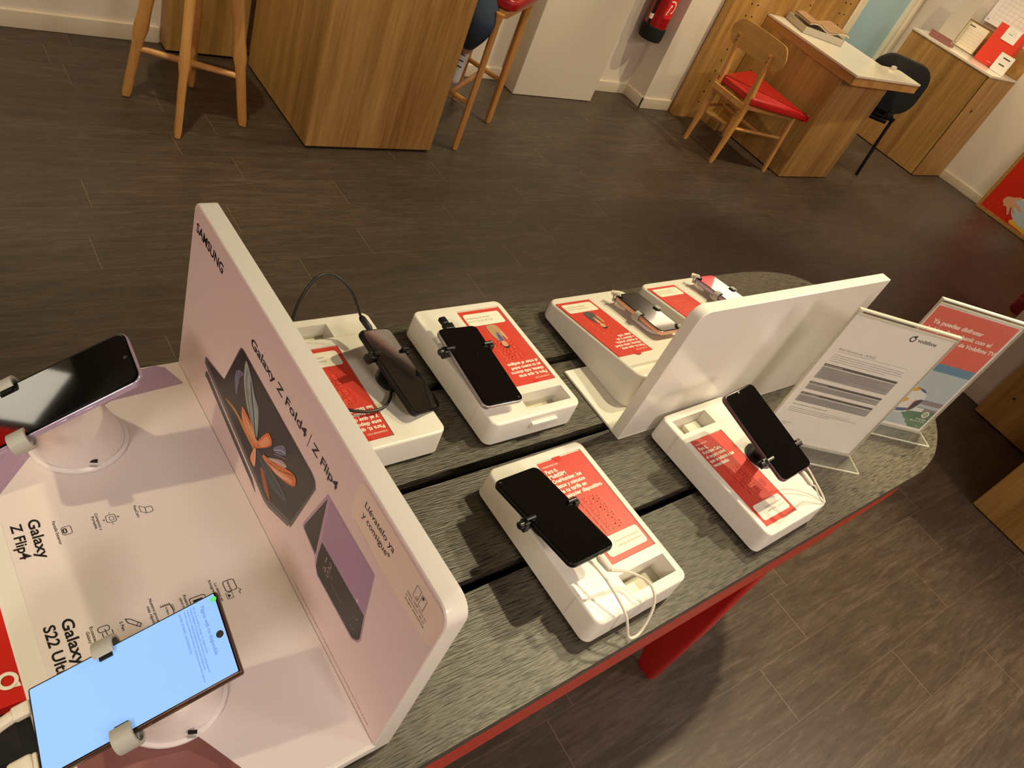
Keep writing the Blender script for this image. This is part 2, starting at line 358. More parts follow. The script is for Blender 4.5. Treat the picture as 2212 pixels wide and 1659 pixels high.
# ------------------------------------------------------------------ flat printed graphics (mm on a sheet)
_tc = {}
def glyphs(s, bold):
    k = (s, bold)
    if k not in _tc:
        c = bpy.data.curves.new('t', 'FONT'); c.body = s; c.resolution_u = 3; c.offset = bold; c.fill_mode = 'FRONT'
        o = bpy.data.objects.new('t', c); me = bpy.data.meshes.new_from_object(o)
        vv = [(p.co.x, p.co.y) for p in me.vertices]; ff = [tuple(p.vertices) for p in me.polygons]
        bpy.data.objects.remove(o); bpy.data.curves.remove(c); bpy.data.meshes.remove(me); _tc[k] = (vv, ff)
    return _tc[k]
class Gfx:
    def __init__(s, mb, T, step=0.00012): s.mb = mb; s.T = T; s.step = step
    def put(s, pts, faces, m, layer): s.mb.add([(x / 1000, y / 1000, layer * s.step) for x, y in pts], faces, m, s.T)
    def poly(s, pts, m, layer=1):
        a = sum(pts[i][0] * pts[(i + 1) % len(pts)][1] - pts[(i + 1) % len(pts)][0] * pts[i][1] for i in range(len(pts)))
        if a < 0: pts = pts[::-1]
        s.put(pts, [tuple(range(len(pts)))], m, layer)
    def curve(s, pts, m, layer=1, n=5):
        P = [V((x, y, 0)) for x, y in pts]; N_ = len(P); out = []
        for i in range(N_):
            p0, p1, p2, p3 = P[i - 1], P[i], P[(i + 1) % N_], P[(i + 2) % N_]
            for k in range(n):
                t = k / n; q = 0.5 * ((2 * p1) + (-p0 + p2) * t + (2 * p0 - 5 * p1 + 4 * p2 - p3) * t * t + (-p0 + 3 * p1 - 3 * p2 + p3) * t ** 3); out.append((q.x, q.y))
        s.poly(out, m, layer)
    def rect(s, x0, y0, x1, y1, m, layer=1, r=0):
        if r: s.poly([(x + (x0 + x1) / 2, y + (y0 + y1) / 2) for x, y in rrect(abs(x1 - x0), abs(y1 - y0), r, 5)], m, layer)
        else: s.poly([(x0, y0), (x1, y0), (x1, y1), (x0, y1)], m, layer)
    def line(s, pts, w_, m, layer=1, closed=False):
        n = len(pts)
        for i in range(n if closed else n - 1):
            a = V(pts[i]); b = V(pts[(i + 1) % n]); d = (b - a)
            if d.length < 1e-6: continue
            d.normalize(); q = V((-d.y, d.x)) * w_ / 2; e = d * w_ * 0.35
            s.poly([tuple(a - e - q), tuple(b + e - q), tuple(b + e + q), tuple(a - e + q)], m, layer)
    def ring(s, cx, cy, ro, ri, m, layer=1, a0=0, a1=360, n=28, sy=1):
        pts = []; f = []
        for i in range(n + 1):
            a = math.radians(a0 + (a1 - a0) * i / n); pts += [(cx + ri * math.cos(a), cy + ri * sy * math.sin(a)), (cx + ro * math.cos(a), cy + ro * sy * math.sin(a))]
        for i in range(n): f.append((2 * i, 2 * i + 1, 2 * i + 3, 2 * i + 2))
        s.put(pts, f, m, layer)
    def disc(s, cx, cy, r, m, layer=1, sy=1, n=24): s.poly([(cx + r * math.cos(2 * PI * i / n), cy + r * sy * math.sin(2 * PI * i / n)) for i in range(n)], m, layer)
    def text(s, t, x, y, cap, m='print_white', w=None, bold=0.0, layer=2, align='l', shear=0.0):
        """cap: capital height in mm, w: total width in mm (text squeezed or stretched to it)"""
        vv, ff = glyphs(t, bold)
        if not vv: return
        k = cap / 0.70; xs = [p[0] for p in vv]; x0, x1 = min(xs), max(xs); kx = k if w is None else w / (x1 - x0)
        ox = x - (x0 * kx if align == 'l' else (x1 * kx if align == 'r' else (x0 + x1) / 2 * kx))
        s.put([(ox + a * kx + shear * b * k, y + b * k) for a, b in vv], ff, m, layer)
def sheetbox(mb, w, h, t, m, T, r=0.0005):
    mb.rbox(w, h, t, r, 0.0, m, T @ TR(w / 2, h / 2, -t), n=3)
# ================================================================== THE ROOM
XL, XR, YN, YB, ZC = -3.6, 7.28, -3.4, 3.545, 2.8
b = MB('floor'); b.box(XL - .1, XR + .1, YN - .1, YB + .4, -0.06, 0.0); struct('floor', b, smooth=False)
b = MB('ceiling_paint'); b.box(XL - .1, XR + .1, YN - .1, YB + .4, ZC, ZC + .06); struct('ceiling', b, smooth=False)
b = MB('wall_paint'); b.box(XL - .1, 4.06, YB, YB + .12, 0, ZC); b.box(4.06, 4.70, 3.36, YB + .12, 0, ZC)
struct('wall_back', b, smooth=False)
b = MB('wall_paint'); b.box(4.70, 6.30, 3.70, 3.80, 0, ZC); b.box(7.22, XR + .1, 3.70, 3.80, 0, ZC); b.box(6.30, 7.22, 3.70, 3.80, 0, 0.10); b.box(6.30, 7.22, 3.70, 3.80, 2.15, ZC)
struct('wall_back', b, smooth=False)
b = MB('wall_paint'); b.box(XR, XR + .1, YN - .1, 3.8, 0, ZC); struct('wall_right', b, smooth=False)
b = MB('wall_paint'); b.box(XL - .1, XL, YN - .1, YB + .12, 0, ZC); struct('wall_left', b, smooth=False)
b = MB('wall_paint'); b.box(XL - .1, XR + .1, YN - .1, YN, 0, ZC); struct('wall_front', b, smooth=False)
b = MB('wall_white'); b.box(4.10, 4.22, -1.9, 0.74, 0, 1.25); struct('wall_partition', b, smooth=False)
def skirt(name, x0, x1, y0, y1, h=0.072):
    b = MB('skirting'); b.box(x0, x1, y0, y1, 0, h, bev=0.003); struct(name, b)
skirt('baseboard_back', XL, 1.06, YB - .014, YB + .002); skirt('baseboard_back', 1.42, 4.06, YB - .014, YB + .002)
skirt('baseboard_back', 4.046, 4.062, 3.346, YB); skirt('baseboard_back', 4.046, 4.34, 3.346, 3.362)
skirt('baseboard_right', XR - .014, XR + .002, YN, 2.60); skirt('baseboard_partition', 4.086, 4.102, -1.9, 0.755)
b = MB('window_frame')
b.box(6.30, 6.42, 3.66, 3.76, 0.10, 2.15); b.box(7.10, 7.22, 3.66, 3.76, 0.10, 2.15); b.box(6.42, 7.10, 3.66, 3.76, 2.05, 2.15); b.box(6.42, 7.10, 3.66, 3.76, 0.10, 0.22)
b.box(6.34, 6.37, 3.645, 3.665, 0.10, 2.15); b.box(7.15, 7.18, 3.645, 3.665, 0.10, 2.15)
b.box(6.42, 7.10, 3.70, 3.71, 0.22, 2.05, 'pane_blue_backlit'); struct('window_1', b, smooth=False)
for i, (x, y) in enumerate(FILL_PANELS):  # bodies of the added fill lamps
    t = thing('added_fill_lamp', 'added square fill lamp on the ceiling behind the camera', 'lamp', TR(x, y, 2.8), 'added fill lamps behind the camera')
    b = MB('white_matt'); b.box(-.31, .31, -.31, .31, -0.02, 0); b.build('fill_frame', t)
    b = MB('lamp_emit'); b.box(-.28, .28, -.28, .28, -0.024, -0.021); b.build('diffuser', t)
for s in SPOTS:
    t = thing('spotlight', 'small round ceiling spotlight over the shop floor', 'lamp', TR(s[0], s[1], 2.8), 'round spotlights in the ceiling')
    b = MB('white_matt'); b.lathe([(0.05, -0.012), (0.06, -0.008), (0.06, 0)], cap=(False, True)); b.build('trim_ring', t)
    b = MB('lamp_emit'); b.lathe([(0.0335, -0.003), (0.034, -0.001)]); b.build('bulb', t)
for (x0, x1, y, m, lb) in ((5.36, 5.76, 3.69, 'added_glow_red', 'added unseen red lit box high behind the desk, for screen reflections'), (-2.25, -1.86, 3.535, 'added_glow_white', 'added unseen white lit box high at far left, for screen reflections'), (-2.95, -2.29, 3.535, 'added_glow_red', 'added unseen red lit box in the left back corner, for screen reflections')):  # added boxes out of view, placed to be mirrored in the phone screens
    dp = .44 if x0 < 0 else .05
    t = thing('added_light_box', lb, 'sign', I4()); b = MB(m); b.box(x0 + .01, x1 - .01, y - dp - .002, y - dp, 2.20, 2.64); b.build('lit_face', t); b = MB('white_matt'); b.box(x0, x1, y - dp, y - .004, 2.19, 2.65); b.build('case', t)
for wx, wy, wl, wp in ADDED_WASH:
    t = thing('added_washer', 'added unseen linear lamp washing the upper back wall', 'lamp', TR(wx, wy, 2.8), 'added linear lamps along the back wall')
    b = MB('white_matt'); b.box(-wl / 2, wl / 2, -.06, .02, -.08, 0); b.build('housing', t)
# ================================================================== DISPLAY TABLE
TA = math.radians(2.0); TZ = 0.85
table = thing('display_table', 'long dark slatted table with red painted frame and splayed red legs', 'table', I4())
outline = [(0.0, 0.140), (1.55, 0.139), (1.645, 0.156), (1.735, 0.196), (1.805, 0.248), (1.845, 0.310), (1.875, 0.41), (1.90, 0.53), (1.905, 0.60), (1.895, 0.66), (1.86, 0.705), (1.80, 0.735), (1.70, 0.755), (1.58, 0.761), (0.0, 0.761)]
RT = RZ(TA)
def clip_band(pts, y0, y1):
    def clip(P, f):
        out = []
        for i in range(len(P)):
            a, c = P[i], P[(i + 1) % len(P)]; fa, fc = f(a), f(c)
            if fa >= 0: out.append(a)
            if fa * fc < 0: k = fa / (fa - fc); out.append((a[0] + (c[0] - a[0]) * k, a[1] + (c[1] - a[1]) * k))
        return out
    return clip(clip(pts, lambda p: p[1] - y0), lambda p: y1 - p[1])
fine = [(-0.62, 0.14)] + [(p.x, p.y) for p in catmull([(x, y, 0) for x, y in outline[1:-1]], 6)] + [(-0.62, 0.761)]
for y0, y1 in ((0.10, 0.2885), (0.3045, 0.449), (0.465, 0.6085), (0.6245, 0.80)):
    P = clip_band(fine, y0, y1); b = MB('plank'); b.T = RT
    b.prism(P, TZ - 0.022, TZ); o = b.build('tabletop_plank', table, smooth=False)
b = MB('apron_red_sheen'); b.T = RT
ins = 0.006
def inset(P, d):
    cx = sum(p[0] for p in P) / len(P); out = []
    for i, p in enumerate(P):
        a = V(P[i - 1]); c = V(P[(i + 1) % len(P)]); t_ = (c - a).normalized(); out.append((p[0] - t_.y * d, p[1] + t_.x * d))
    return out
bo = [(-0.60, 0.1425), (1.32, 0.1425), (1.325, 0.1445), (1.58, 0.1475), (1.68, 0.163), (1.76, 0.21), (1.80, 0.33), (1.84, 0.5), (1.82, 0.66), (1.68, 0.735), (1.50, 0.758), (-0.60, 0.758)]
bi = inset(bo, 0.012); n = len(bo)
vv = [(x, y, z) for z in (0.747, 0.829) for x, y in bo + bi]; ff = []
for i in range(n):
    j = (i + 1) % n
    ff += [(i, j, 2 * n + j, 2 * n + i), (n + j, n + i, 3 * n + i, 3 * n + j), (i, n + i, n + j, j), (2 * n + i, 2 * n + j, 3 * n + j, 3 * n + i)]
b.add(vv, ff); b.build('apron', table)
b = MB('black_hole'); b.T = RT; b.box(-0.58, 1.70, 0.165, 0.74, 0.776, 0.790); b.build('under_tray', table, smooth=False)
for sx, sy in ((1, 0), (1, 1), (-1, 0), (-1, 1)):
    b = MB('red_leg'); b.T = RT
    d = 1 if sy == 0 else -1; xt, xb = (1.125, 1.372) if sx > 0 else (-0.12, -0.36)
    rings_ = []
    for z, ya, yb in ((0.765, .146, .330), (0.40, .158, .280), (0.012, .178, .240), (0.0, .182, .236)):
        x = xb + (xt - xb) * z / .765; yc, hw = (ya + yb) / 2, (yb - ya) / 2
        if d < 0: yc = .901 - yc
        rings_.append([(x + px, yc + py, z) for px, py in rrect(.026, 2 * hw, .0115, 4)])
    b.rings(rings_[::-1]); b.build('leg', table, ang=50)
# ================================================================== PHONE PLINTHS
def flex(g, x, y, w, h, rows=4, flip=False):
    for i in range(rows):
        yy = y - i * h * 1.02; xx = x + i * 1.5
        for k in (2, 1): g.text('FLEX', xx + k * 3.0, yy + .6, h * .84, 'leaflet_line', w * .8, 0.0, 2 + 0)
        g.text('FLEX', xx, yy, h * .86, 'leaflet_line', w * .8, 0.022, 3); g.text('FLEX', xx, yy, h * .86, 'leaflet_dark_red', w * .8, -0.002, 4)
def figure(g, cx, cy, k, coat, shirt):
    """small standing figure printed on a leaflet"""
    g.curve([(cx - 6 * k, cy + 4 * k), (cx - 9 * k, cy + 14 * k), (cx - 10 * k, cy - 6 * k), (cx - 7 * k, cy - 18 * k), (cx + 8 * k, cy - 18 * k), (cx + 10 * k, cy - 4 * k), (cx + 8 * k, cy + 8 * k), (cx + 3 * k, cy + 14 * k), (cx - 3 * k, cy + 14 * k)], coat, 5)
    g.curve([(cx - 3 * k, cy + 12 * k), (cx + 3 * k, cy + 12 * k), (cx + 2 * k, cy + 2 * k), (cx - 1 * k, cy - 4 * k)], shirt, 6)
    g.curve([(cx - 11 * k, cy + 10 * k), (cx - 8 * k, cy + 12 * k), (cx - 7 * k, cy - 2 * k), (cx - 10 * k, cy - 8 * k)], 'skin_print', 6)
    g.disc(cx, cy + 20 * k, 4.6 * k, 'skin_print', 6, 1.3); g.curve([(cx - 5 * k, cy + 21 * k), (cx - 4 * k, cy + 27 * k), (cx + 3 * k, cy + 28 * k), (cx + 5.4 * k, cy + 21 * k), (cx + 3.4 * k, cy + 24 * k), (cx - 3 * k, cy + 24 * k)], 'hair', 7)
    g.disc(cx - 1.6 * k, cy + 20.6 * k, .5 * k, 'hair', 8); g.disc(cx + 1.6 * k, cy + 20.6 * k, .5 * k, 'hair', 8)
def leaflet(parent, T, lines, fig=None, cardfirst=False, W=87, Hh=176, t0=0.1, cap=6.3):
    """T maps the lower left corner of the leaflet"""
    b = MB('leaflet_red'); sheetbox(b, W / 1000, Hh / 1000, 0.0012, 'leaflet_red', T); g = Gfx(b, T)
    g.disc(W * .45, Hh - 0.5, 7.5, 'leaflet_dark_red', 2, .8, 24)
    g.text('VODAFONE FLEX', 4, Hh - 10.5, 3.0, 'print_white', 31, 0.0, 2)
    for i, (s, wd) in enumerate(lines): g.text(s, 4, Hh - 20.5 - i * 8.9, cap, 'print_white', wd, 0.03, 2)
    y = Hh - 24 - len(lines) * 8.9
    flex(g, 22, y - 10 if not fig else y - 8, 46, 15, 4 if not fig else 3)
    if fig: figure(g, 42 + fig[3], 62, 1.2, fig[0], fig[1])
    g.rect(6, 8, W - 5, 37, 'print_card', 5, 5)
    g.text('Descúbrelo en nuestro', 29, 24.5, 3.6, 'print_grey', 50, 0.0, 6); g.text('catálogo de dispositivos', 29, 17.5, 3.6, 'print_grey', 50, 0.0, 6)
    return b.build('leaflet', parent, smooth=False)
def plinth(label, cx, cy, az, turned, lines, fig=None, poster_turned=False, handle=False):
    t = thing('phone_plinth', label, 'display stand', TR(cx, cy, TZ) @ RZ(math.radians(az) + (PI if turned else 0)))
    b = MB('white_plastic'); b.rbox(0.180, 0.256, 0.044, 0.013, 0.0035, None, TR(0, 0, 0.006), n=6, taper=0.992)
    body = b.build('body', t)
    bpy.context.view_layer.update()
    c1 = MB('white_plastic'); c1.box(-0.0105, 0.0785, -0.0665, 0.1125, 0.0475, 0.06)
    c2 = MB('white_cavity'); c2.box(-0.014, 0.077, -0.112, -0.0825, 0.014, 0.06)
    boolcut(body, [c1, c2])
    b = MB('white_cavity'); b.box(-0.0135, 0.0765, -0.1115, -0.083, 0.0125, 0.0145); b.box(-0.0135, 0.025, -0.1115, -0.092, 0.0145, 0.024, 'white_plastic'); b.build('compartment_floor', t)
    b = MB('tray_grey'); b.box(-0.0905, 0.0905, -0.0823, -0.0819, 0.008, 0.0470); b.box(-0.088, -0.014, -0.0823, -0.0819, 0.047, 0.05015); b.box(0.077, 0.088, -0.0823, -0.0819, 0.047, 0.05015); b.build('seam', t)
    for sx in (-1, 1):
        for sy in (-1, 1): b = MB('black_rubber'); b.rbox(0.03, 0.04, 0.007, 0.006, 0, None, TR(sx * .065, sy * .098, 0)); b.build('foot', t)
    if handle: b = MB('white_plastic'); b.box(-0.012, 0.040, -0.133, -0.126, 0.026, 0.036, bev=0.001); b.build('handle', t)
    T = TR(-0.0098, -0.0655, 0.0489)
    if poster_turned: T = TR(-0.0098 + 0.087, -0.0655 + 0.176, 0.0489) @ RZ(PI)
    leaflet(t, T, lines, fig)
    return t
plinth('white plinth at the table front with leaflet on many-device data plan and a looped cable', 0.679, 0.316, 2.5, False,
       [('Para ti,', 22), ('MultiSIM', 32), ('OneNumber, los', 56), ('datos y minutos', 56), ('de tu tarifa en', 52), ('cualquier dispositivo', 76)])
plinth('white plinth between the blank white board and the sheet holders, leaflet about phone insurance', 1.048, 0.325, 3.0, True,
       [('Para ti,', 22), ('Vodafone Care,', 50), ('el seguro móvil', 52), ('que se adapta a tus', 66), ('necesidades', 42)], poster_turned=True)
plinth('white plinth with front pull tab, leaflet upside down showing a man in blue collar', 0.726, 0.635, 1.5, False,
       [('Para ti, que eres', 58), ('cliente, más ahorro', 68), ('en tu nuevo móvil', 62), ('al traer el antiguo', 64)], fig=('mag_photo', 'sign_navy', 0, 0), poster_turned=True, handle=True)
plinth('white plinth half hidden behind the pink printed board, black cable over it', 0.472, 0.642, 1.8, True,
       [('Para ti, que', 42), ('este dispositivo', 56), ('y el que quieras', 58), ('con todas', 36), ('las facilidades', 52)])
def wedge_plinth(label, cx, cy, az, lines, fig):
    t = thing('phone_plinth', label, 'display stand', TR(cx, cy, TZ) @ RZ(math.radians(az)))
    W_, L_ = 0.204, 0.256; b = MB('white_plastic'); R = []
    tl = math.atan2(0.045, L_)
    def ring(ins, dz, bottom):
        out = []
        for x, y in rrect(W_ - 2 * ins, L_ - 2 * ins, 0.022 - min(ins, .01), 7):
            out.append((x, y, 0.006 if bottom else 0.059 - y * math.tan(tl) + dz))
        return out
    R.append(ring(0.0, 0, True))
    for i in range(5):
        a = PI / 2 * i / 4; R.append(ring(0.005 * (1 - math.cos(a)), -0.005 + 0.005 * math.sin(a), False))
    b.rings(R); body = b.build('body', t); bpy.context.view_layer.update()
    S_ = TR(0, 0, 0.059) @ RX(-tl)
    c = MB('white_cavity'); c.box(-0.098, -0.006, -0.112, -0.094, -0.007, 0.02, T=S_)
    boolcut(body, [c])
    for sx in (-1, 1):
        for sy in (-1, 1): b = MB('black_rubber'); b.rbox(0.03, 0.04, 0.008, 0.006, 0, None, TR(sx * .075, sy * .09, -0.001)); b.build('foot', t)
    leaflet(t, S_ @ TR(-0.0980 + 0.087, 0.1085, 0.0013) @ RZ(PI), lines, fig)
    return t, S_
w1, WS = wedge_plinth('sloping white plinth just behind the blank white board, leaflet with figure in a dark jacket', 1.038, 0.640, 1.5,
       [('Para ti, que eres', 58), ('cliente, este móvil', 66), ('al mejor precio,', 56), ('a plazos y sin', 46), ('pagar más', 34)], ('print_darkgrey', 'skin_print', 0, 0))
w2, _ = wedge_plinth('sloping white plinth nearest the rounded table end, only half of its leaflet showing', 1.300, 0.652, 1.5,
       [('Para ti, que eres', 58), ('cliente, este móvil', 66), ('al mejor precio,', 56), ('a plazos y sin', 46), ('pagar más', 34)], None)
# ================================================================== PHONES
def pose(C, right, up):
    r = V(right).normalized(); u = V(up); u = (u - r * u.dot(r)).normalized(); n_ = r.cross(u)
    return Matrix(((r.x, u.x, n_.x, C[0]), (r.y, u.y, n_.y, C[1]), (r.z, u.z, n_.z, C[2]), (0, 0, 0, 1)))
def phone(label, M, w_, h_, frame, rc=0.0095, t_=0.0082, lens=(0, 0.0), border=0.0022, screen='screen_glass', notch=False):
    t = thing('smartphone', label, 'phone', M)
    b = MB(frame); b.rbox(w_, h_, t_, rc, 0.0022, None, TR(0, 0, -t_), eb=0.0025, n=7); b.build('housing', t)
    b = MB('screen_edge'); b.rbox(w_ - .0026, h_ - .0026, 0.0006, rc - .001, 0.0003, None, TR(0, 0, -0.0001), n=7)
    s_ = b.build('glass', t)
    b = MB(screen); b.prism(rrect(w_ - 2 * border - .002, h_ - 2 * border - .002, max(rc - border, .0008), 7), 0.0005, 0.00062); b.build('screen', t, smooth=False)
    if lens: b = MB('lens_dot'); b.lathe([(0.0021, 0.0006), (0.0021, 0.0008)], T=TR(lens[0], lens[1], 0), n=16); b.build('front_camera', t)
    b = MB(frame); b.box(w_ / 2 - .0004, w_ / 2 + .0006, 0.012, 0.034, -t_ * .62, -t_ * .35, bev=.0003); b.box(w_ / 2 - .0004, w_ / 2 + .0006, -0.006, 0.005, -t_ * .62, -t_ * .35, bev=.0003); b.build('side_buttons', t)
    if notch: b = MB('screen_edge'); b.rbox(0.026, 0.006, 0.0003, .0028, 0, None, TR(0, h_ / 2 - border - .004, .0006)); b.build('sensor_notch', t)
    return t
PD = pose((0.607, 0.3302, 0.9374), (0.998, 0.051, 0.03), (-0.044, 0.982, -0.182))
PE = pose((1.0193, 0.3195, 0.9891), (0.985, 0.064, 0.163), (-0.096, 0.976, 0.196))
PB = pose((0.6618, 0.6025, 0.9286), (1.0, -0.013, -0.005), (0.013, 0.999, 0.048))
PA = pose((0.5351, 0.6196, 0.9262), (0.906, 0.284, -0.313), (-0.209, 0.945, 0.252))
PC = pose((1.0913, 0.6602, 0.9279), (1.0, 0.011, -0.007), (-0.012, 0.988, -0.153))
PF = pose((1.3567, 0.6850, 0.9270), (1.0, 0.011, -0.007), (-0.012, 0.988, -0.153))
PU = pose((0.0976, 0.2905, 0.98), (-0.048, -0.999, 0.001), (0.872, -0.041, 0.488))
PG = pose((0.099, 0.589, 1.013), (-0.017, -1.0, 0.0), (0.861, -0.015, 0.509))
phone('black smartphone clamped on the front plinth, white cable plugged into its near end', PD, .076, .160, 'frame_black', lens=(-.0312, .0735))
phone('black smartphone tilted up on the plinth beside the paper sheet holders', PE, .0735, .158, 'frame_mauve', lens=(-.002, .0735))
phone('black smartphone lying flat on the plinth with the pull tab, silver edge', PB, .0735, .158, 'frame_silver', lens=(.029, -.072))
phone('dark smartphone tilted over the plinth behind the pink board, black cable plugged in', PA, .0706, .146, 'frame_black', lens=(.02, -.066), rc=.010)
phone('small pink-edged smartphone with grey corner clips behind the blank white board', PC, .0642, .1315, 'frame_pink', rc=.011, lens=None)
phone('smartphone with lilac edge partly hidden behind the blank white board, near the rounded table end', PF, .0642, .1315, 'frame_lilac', rc=.011, lens=None)
phone('tall silver-lilac smartphone held at the left, its dark screen mirroring the room', PG, .0719, .1652, 'frame_lilac', rc=.0105, lens=(0, .0745), border=.0024)
u_ = phone('large smartphone with lit light blue screen at the bottom left of the table', PU, .0779, .1633, 'frame_bronze', rc=.0022, lens=None, border=.0012, screen='screen_blue')
b = MB('screen_text'); g = Gfx(b, TR(0, 0, 0.00064))
g.text('Página web no disponible', -31, 66, 3.2, 'screen_text', 46, 0, 1)
for i, (s, wd) in enumerate([('No se ha podido cargar la página web', 44), ('https://default.timeseriesweb.com/device-web-client/?', 60), ('redirect=default&timeseries=default', 56), ('mode=unpaired&model=default_kiosk&multiprofile=default', 66)]): g.text(s, -34, 60 - i * 2.7, 1.7, 'screen_text', wd, 0, 1)
g.text('net::ERR_INTERNET_DISCONNECTED', -34, 47.5, 1.9, 'screen_text', 38, 0, 1); g.disc(-32, 78, 2.6, 'screen_green', 1)
b.build('screen_message', u_, smooth=False)
b = MB('lens_dot'); b.lathe([(0.0032, 0.0006), (0.0032, 0.0009)], T=TR(0, .0745, 0), n=20); b.build('front_camera', u_)
# ------------------------------------------------------------------ black clamp stands
def black_stand(label, P, wph, yc, base, ztop, tph=.0082, chrome=False):
    """base = world xy of the foot on the plinth; P = pose of the phone"""
    t = thing('phone_clamp', label, 'phone holder', I4())
    pb = P @ V((0, yc * .6, -tph - .004)); bx, by = base; z0 = ztop
    b = MB('black_plastic'); b.lathe([(0.024, 0), (0.026, .001), (0.026, .005), (0.022, .008), (.014, .010)], T=TR(bx, by, z0 - .0008)); b.build('foot', t)
    b = MB('black_plastic'); k = V((bx, by, z0 + .007)); b.tube([k, k.lerp(pb, .5), pb], [.013, .012, .015], n=16); b.build('neck', t)
    b = MB('black_plastic'); b.T = P; b.box(-.012, .012, yc * .6 - .016, yc * .6 + .016, -tph - .006, -tph - .0006, bev=.002); b.box(-wph / 2 - .004, wph / 2 + .004, yc - .005, yc + .005, -tph - .005, -tph - .001, bev=.001)
    b.build('crossbar', t)
    for sx in (-1, 1):
        b = MB('black_plastic'); b.T = P @ TR(sx * wph / 2, yc, 0)
        b.box(min(0, sx * .009) + sx * .001, max(0, sx * .009) + sx * .001, -.006, .006, -tph - .006, .001, bev=.0012)
        if sx < 0: b.lathe([(.004, 0), (.0052, .001), (.0052, .009), (.004, .010), (.002, .0102)], T=TR(-.006, 0, -.004) @ RY(-PI / 2), n=16)
        b.build('jaw', t)
        b = MB('chrome' if chrome else 'black_gloss'); b.T = P @ TR(sx * wph / 2, yc, 0)
        b.tube([(sx * .006, 0, .0028), (-sx * .009, 0, .0028)], .0028, n=12); b.build('finger', t)
    return t
black_stand('black clamp with screw knob gripping the phone on the front plinth', PD, .076, .004, (0.618, 0.335), .900)
black_stand('clamp with bright metal fingers gripping the tilted phone beside the sheet holders', PE, .0735, -.040, (1.083, 0.322), .900, chrome=True)
black_stand('black clamp gripping the flat phone on the plinth with the pull tab', PB, .0735, .037, (0.680, 0.615), .900)
black_stand('black clamp on round black foot behind the pink printed board', PA, .0706, .030, (0.532, 0.626), .900)
# ------------------------------------------------------------------ grey clip holders
def clip(P, x, y, side, tph, r=.0095, ln=.013, m='clip_grey'):
    """C shaped clip wrapping a phone edge; side = outward direction (dx,dy) in phone plane"""
    b = MB(m); d = V((side[0], side[1], 0)).normalized(); a = V((-d.y, d.x, 0)); zc = -tph / 2
    T = P @ Matrix(((d.x, 0, a.x, x), (d.y, 0, a.y, y), (0, -1, 0, zc), (0, 0, 0, 1)))
    prof = []
    for i in range(15):
        q = math.radians(-128 + 256 * i / 14); prof.append((r * math.cos(q), r * math.sin(q)))
    inn = [(p[0] * .74, p[1] * .74) for p in prof[::-1]]
    P2 = prof + inn
    b.rings([[(px, py, -ln / 2) for px, py in P2], [(px, py, ln / 2) for px, py in P2]], None, T)
    return b
def pad(P, x, y, side):
    b = MB('black_rubber'); d = V((side[0], side[1], 0)).normalized(); a = math.atan2(d.y, d.x)
    b.box(-.010, -.001, -.0055, .0055, .0007, .0022, T=P @ TR(x, y, 0) @ RZ(a)); return b
def cone_stand(label, P, base, z0, w_, yc, tph):
    t = thing('phone_holder', label, 'phone holder', I4()); bx, by = base; hd = P @ V((0, -.01, -tph - .003))
    Tn = TR(bx, by, z0)
    b = MB('stand_white'); b.loft([(0, 0, 0, .052, .050, 0), (0, 0, .003, .052, .050, 0), (-.001, 0, .006, .049, .047, 0)], T=Tn, n=40); b.build('base_plate', t)
    dx = hd.x - bx; dy = hd.y - by; dz = hd.z - z0
    secs = []
    for k, r, tl in ((0.06, .0475, 0), (.14, .0455, 0), (.28, .0425, -.05), (.44, .039, -.12), (.62, .035, -.22), (.8, .0315, -.34), (.95, .028, -.46)):
        secs.append((dx * k ** 1.3, dy * k ** 1.3, dz * k, r, r * .98, tl))
    b = MB('stand_white'); b.loft(secs, T=Tn, n=36); b.build('neck', t)
    b = MB('black_rubber'); b.box(-.004, .004, -.0008, .001, 0, .0038, T=Tn @ RZ(-.35) @ TR(0.021, -.0445, .0155) @ RX(-.2)); b.build('socket', t)
    b = MB('clip_grey'); b.box(-.004, .004, -.0008, .0008, 0, .0016, T=Tn @ RZ(-.35) @ TR(0.021, -.0455, .0085) @ RX(-.2)); b.build('slot', t)
    for ang in (-.25, .45):
        b = MB('clip_grey'); b.prism([(0.038, -.004), (.046, 0), (.038, .0045)], .0059, .0064, T=Tn @ RZ(ang)); b.build('arrow_notch', t)
    b = MB('stand_white'); b.ring = None; b.tube([(0.005 * math.cos(q), 0.005 * math.sin(q), 0) for q in [2 * PI * i / 16 for i in range(16)]], .0008, closed=True, T=Tn @ RZ(-.9) @ TR(.026, -.022, .052) @ RX(1.1)); b.build('button_ring', t)
    b = MB('clip_grey'); b.T = P; b.box(-w_ / 2 - .004, w_ / 2 + .004, yc - .006, yc + .006, -tph - .004, -tph - .0008, bev=.001); b.build('crossbar', t)
    for sx in (-1, 1):
        clip(P, sx * (w_ / 2 - .001), yc, (sx, 0), tph, r=.0115, ln=.017).build('clip', t); pad(P, sx * (w_ / 2), yc, (sx, 0)).build('pad', t)
    return t
cone_stand('white flared holder with grey clips under the dark lilac-edged phone', PG, (0.132, 0.642), .871, .0719, -.040, .0082)
cone_stand('white flared holder with grey clips under the phone with the lit blue screen', PU, (0.139, 0.312), .871, .0779, -.016, .0082)
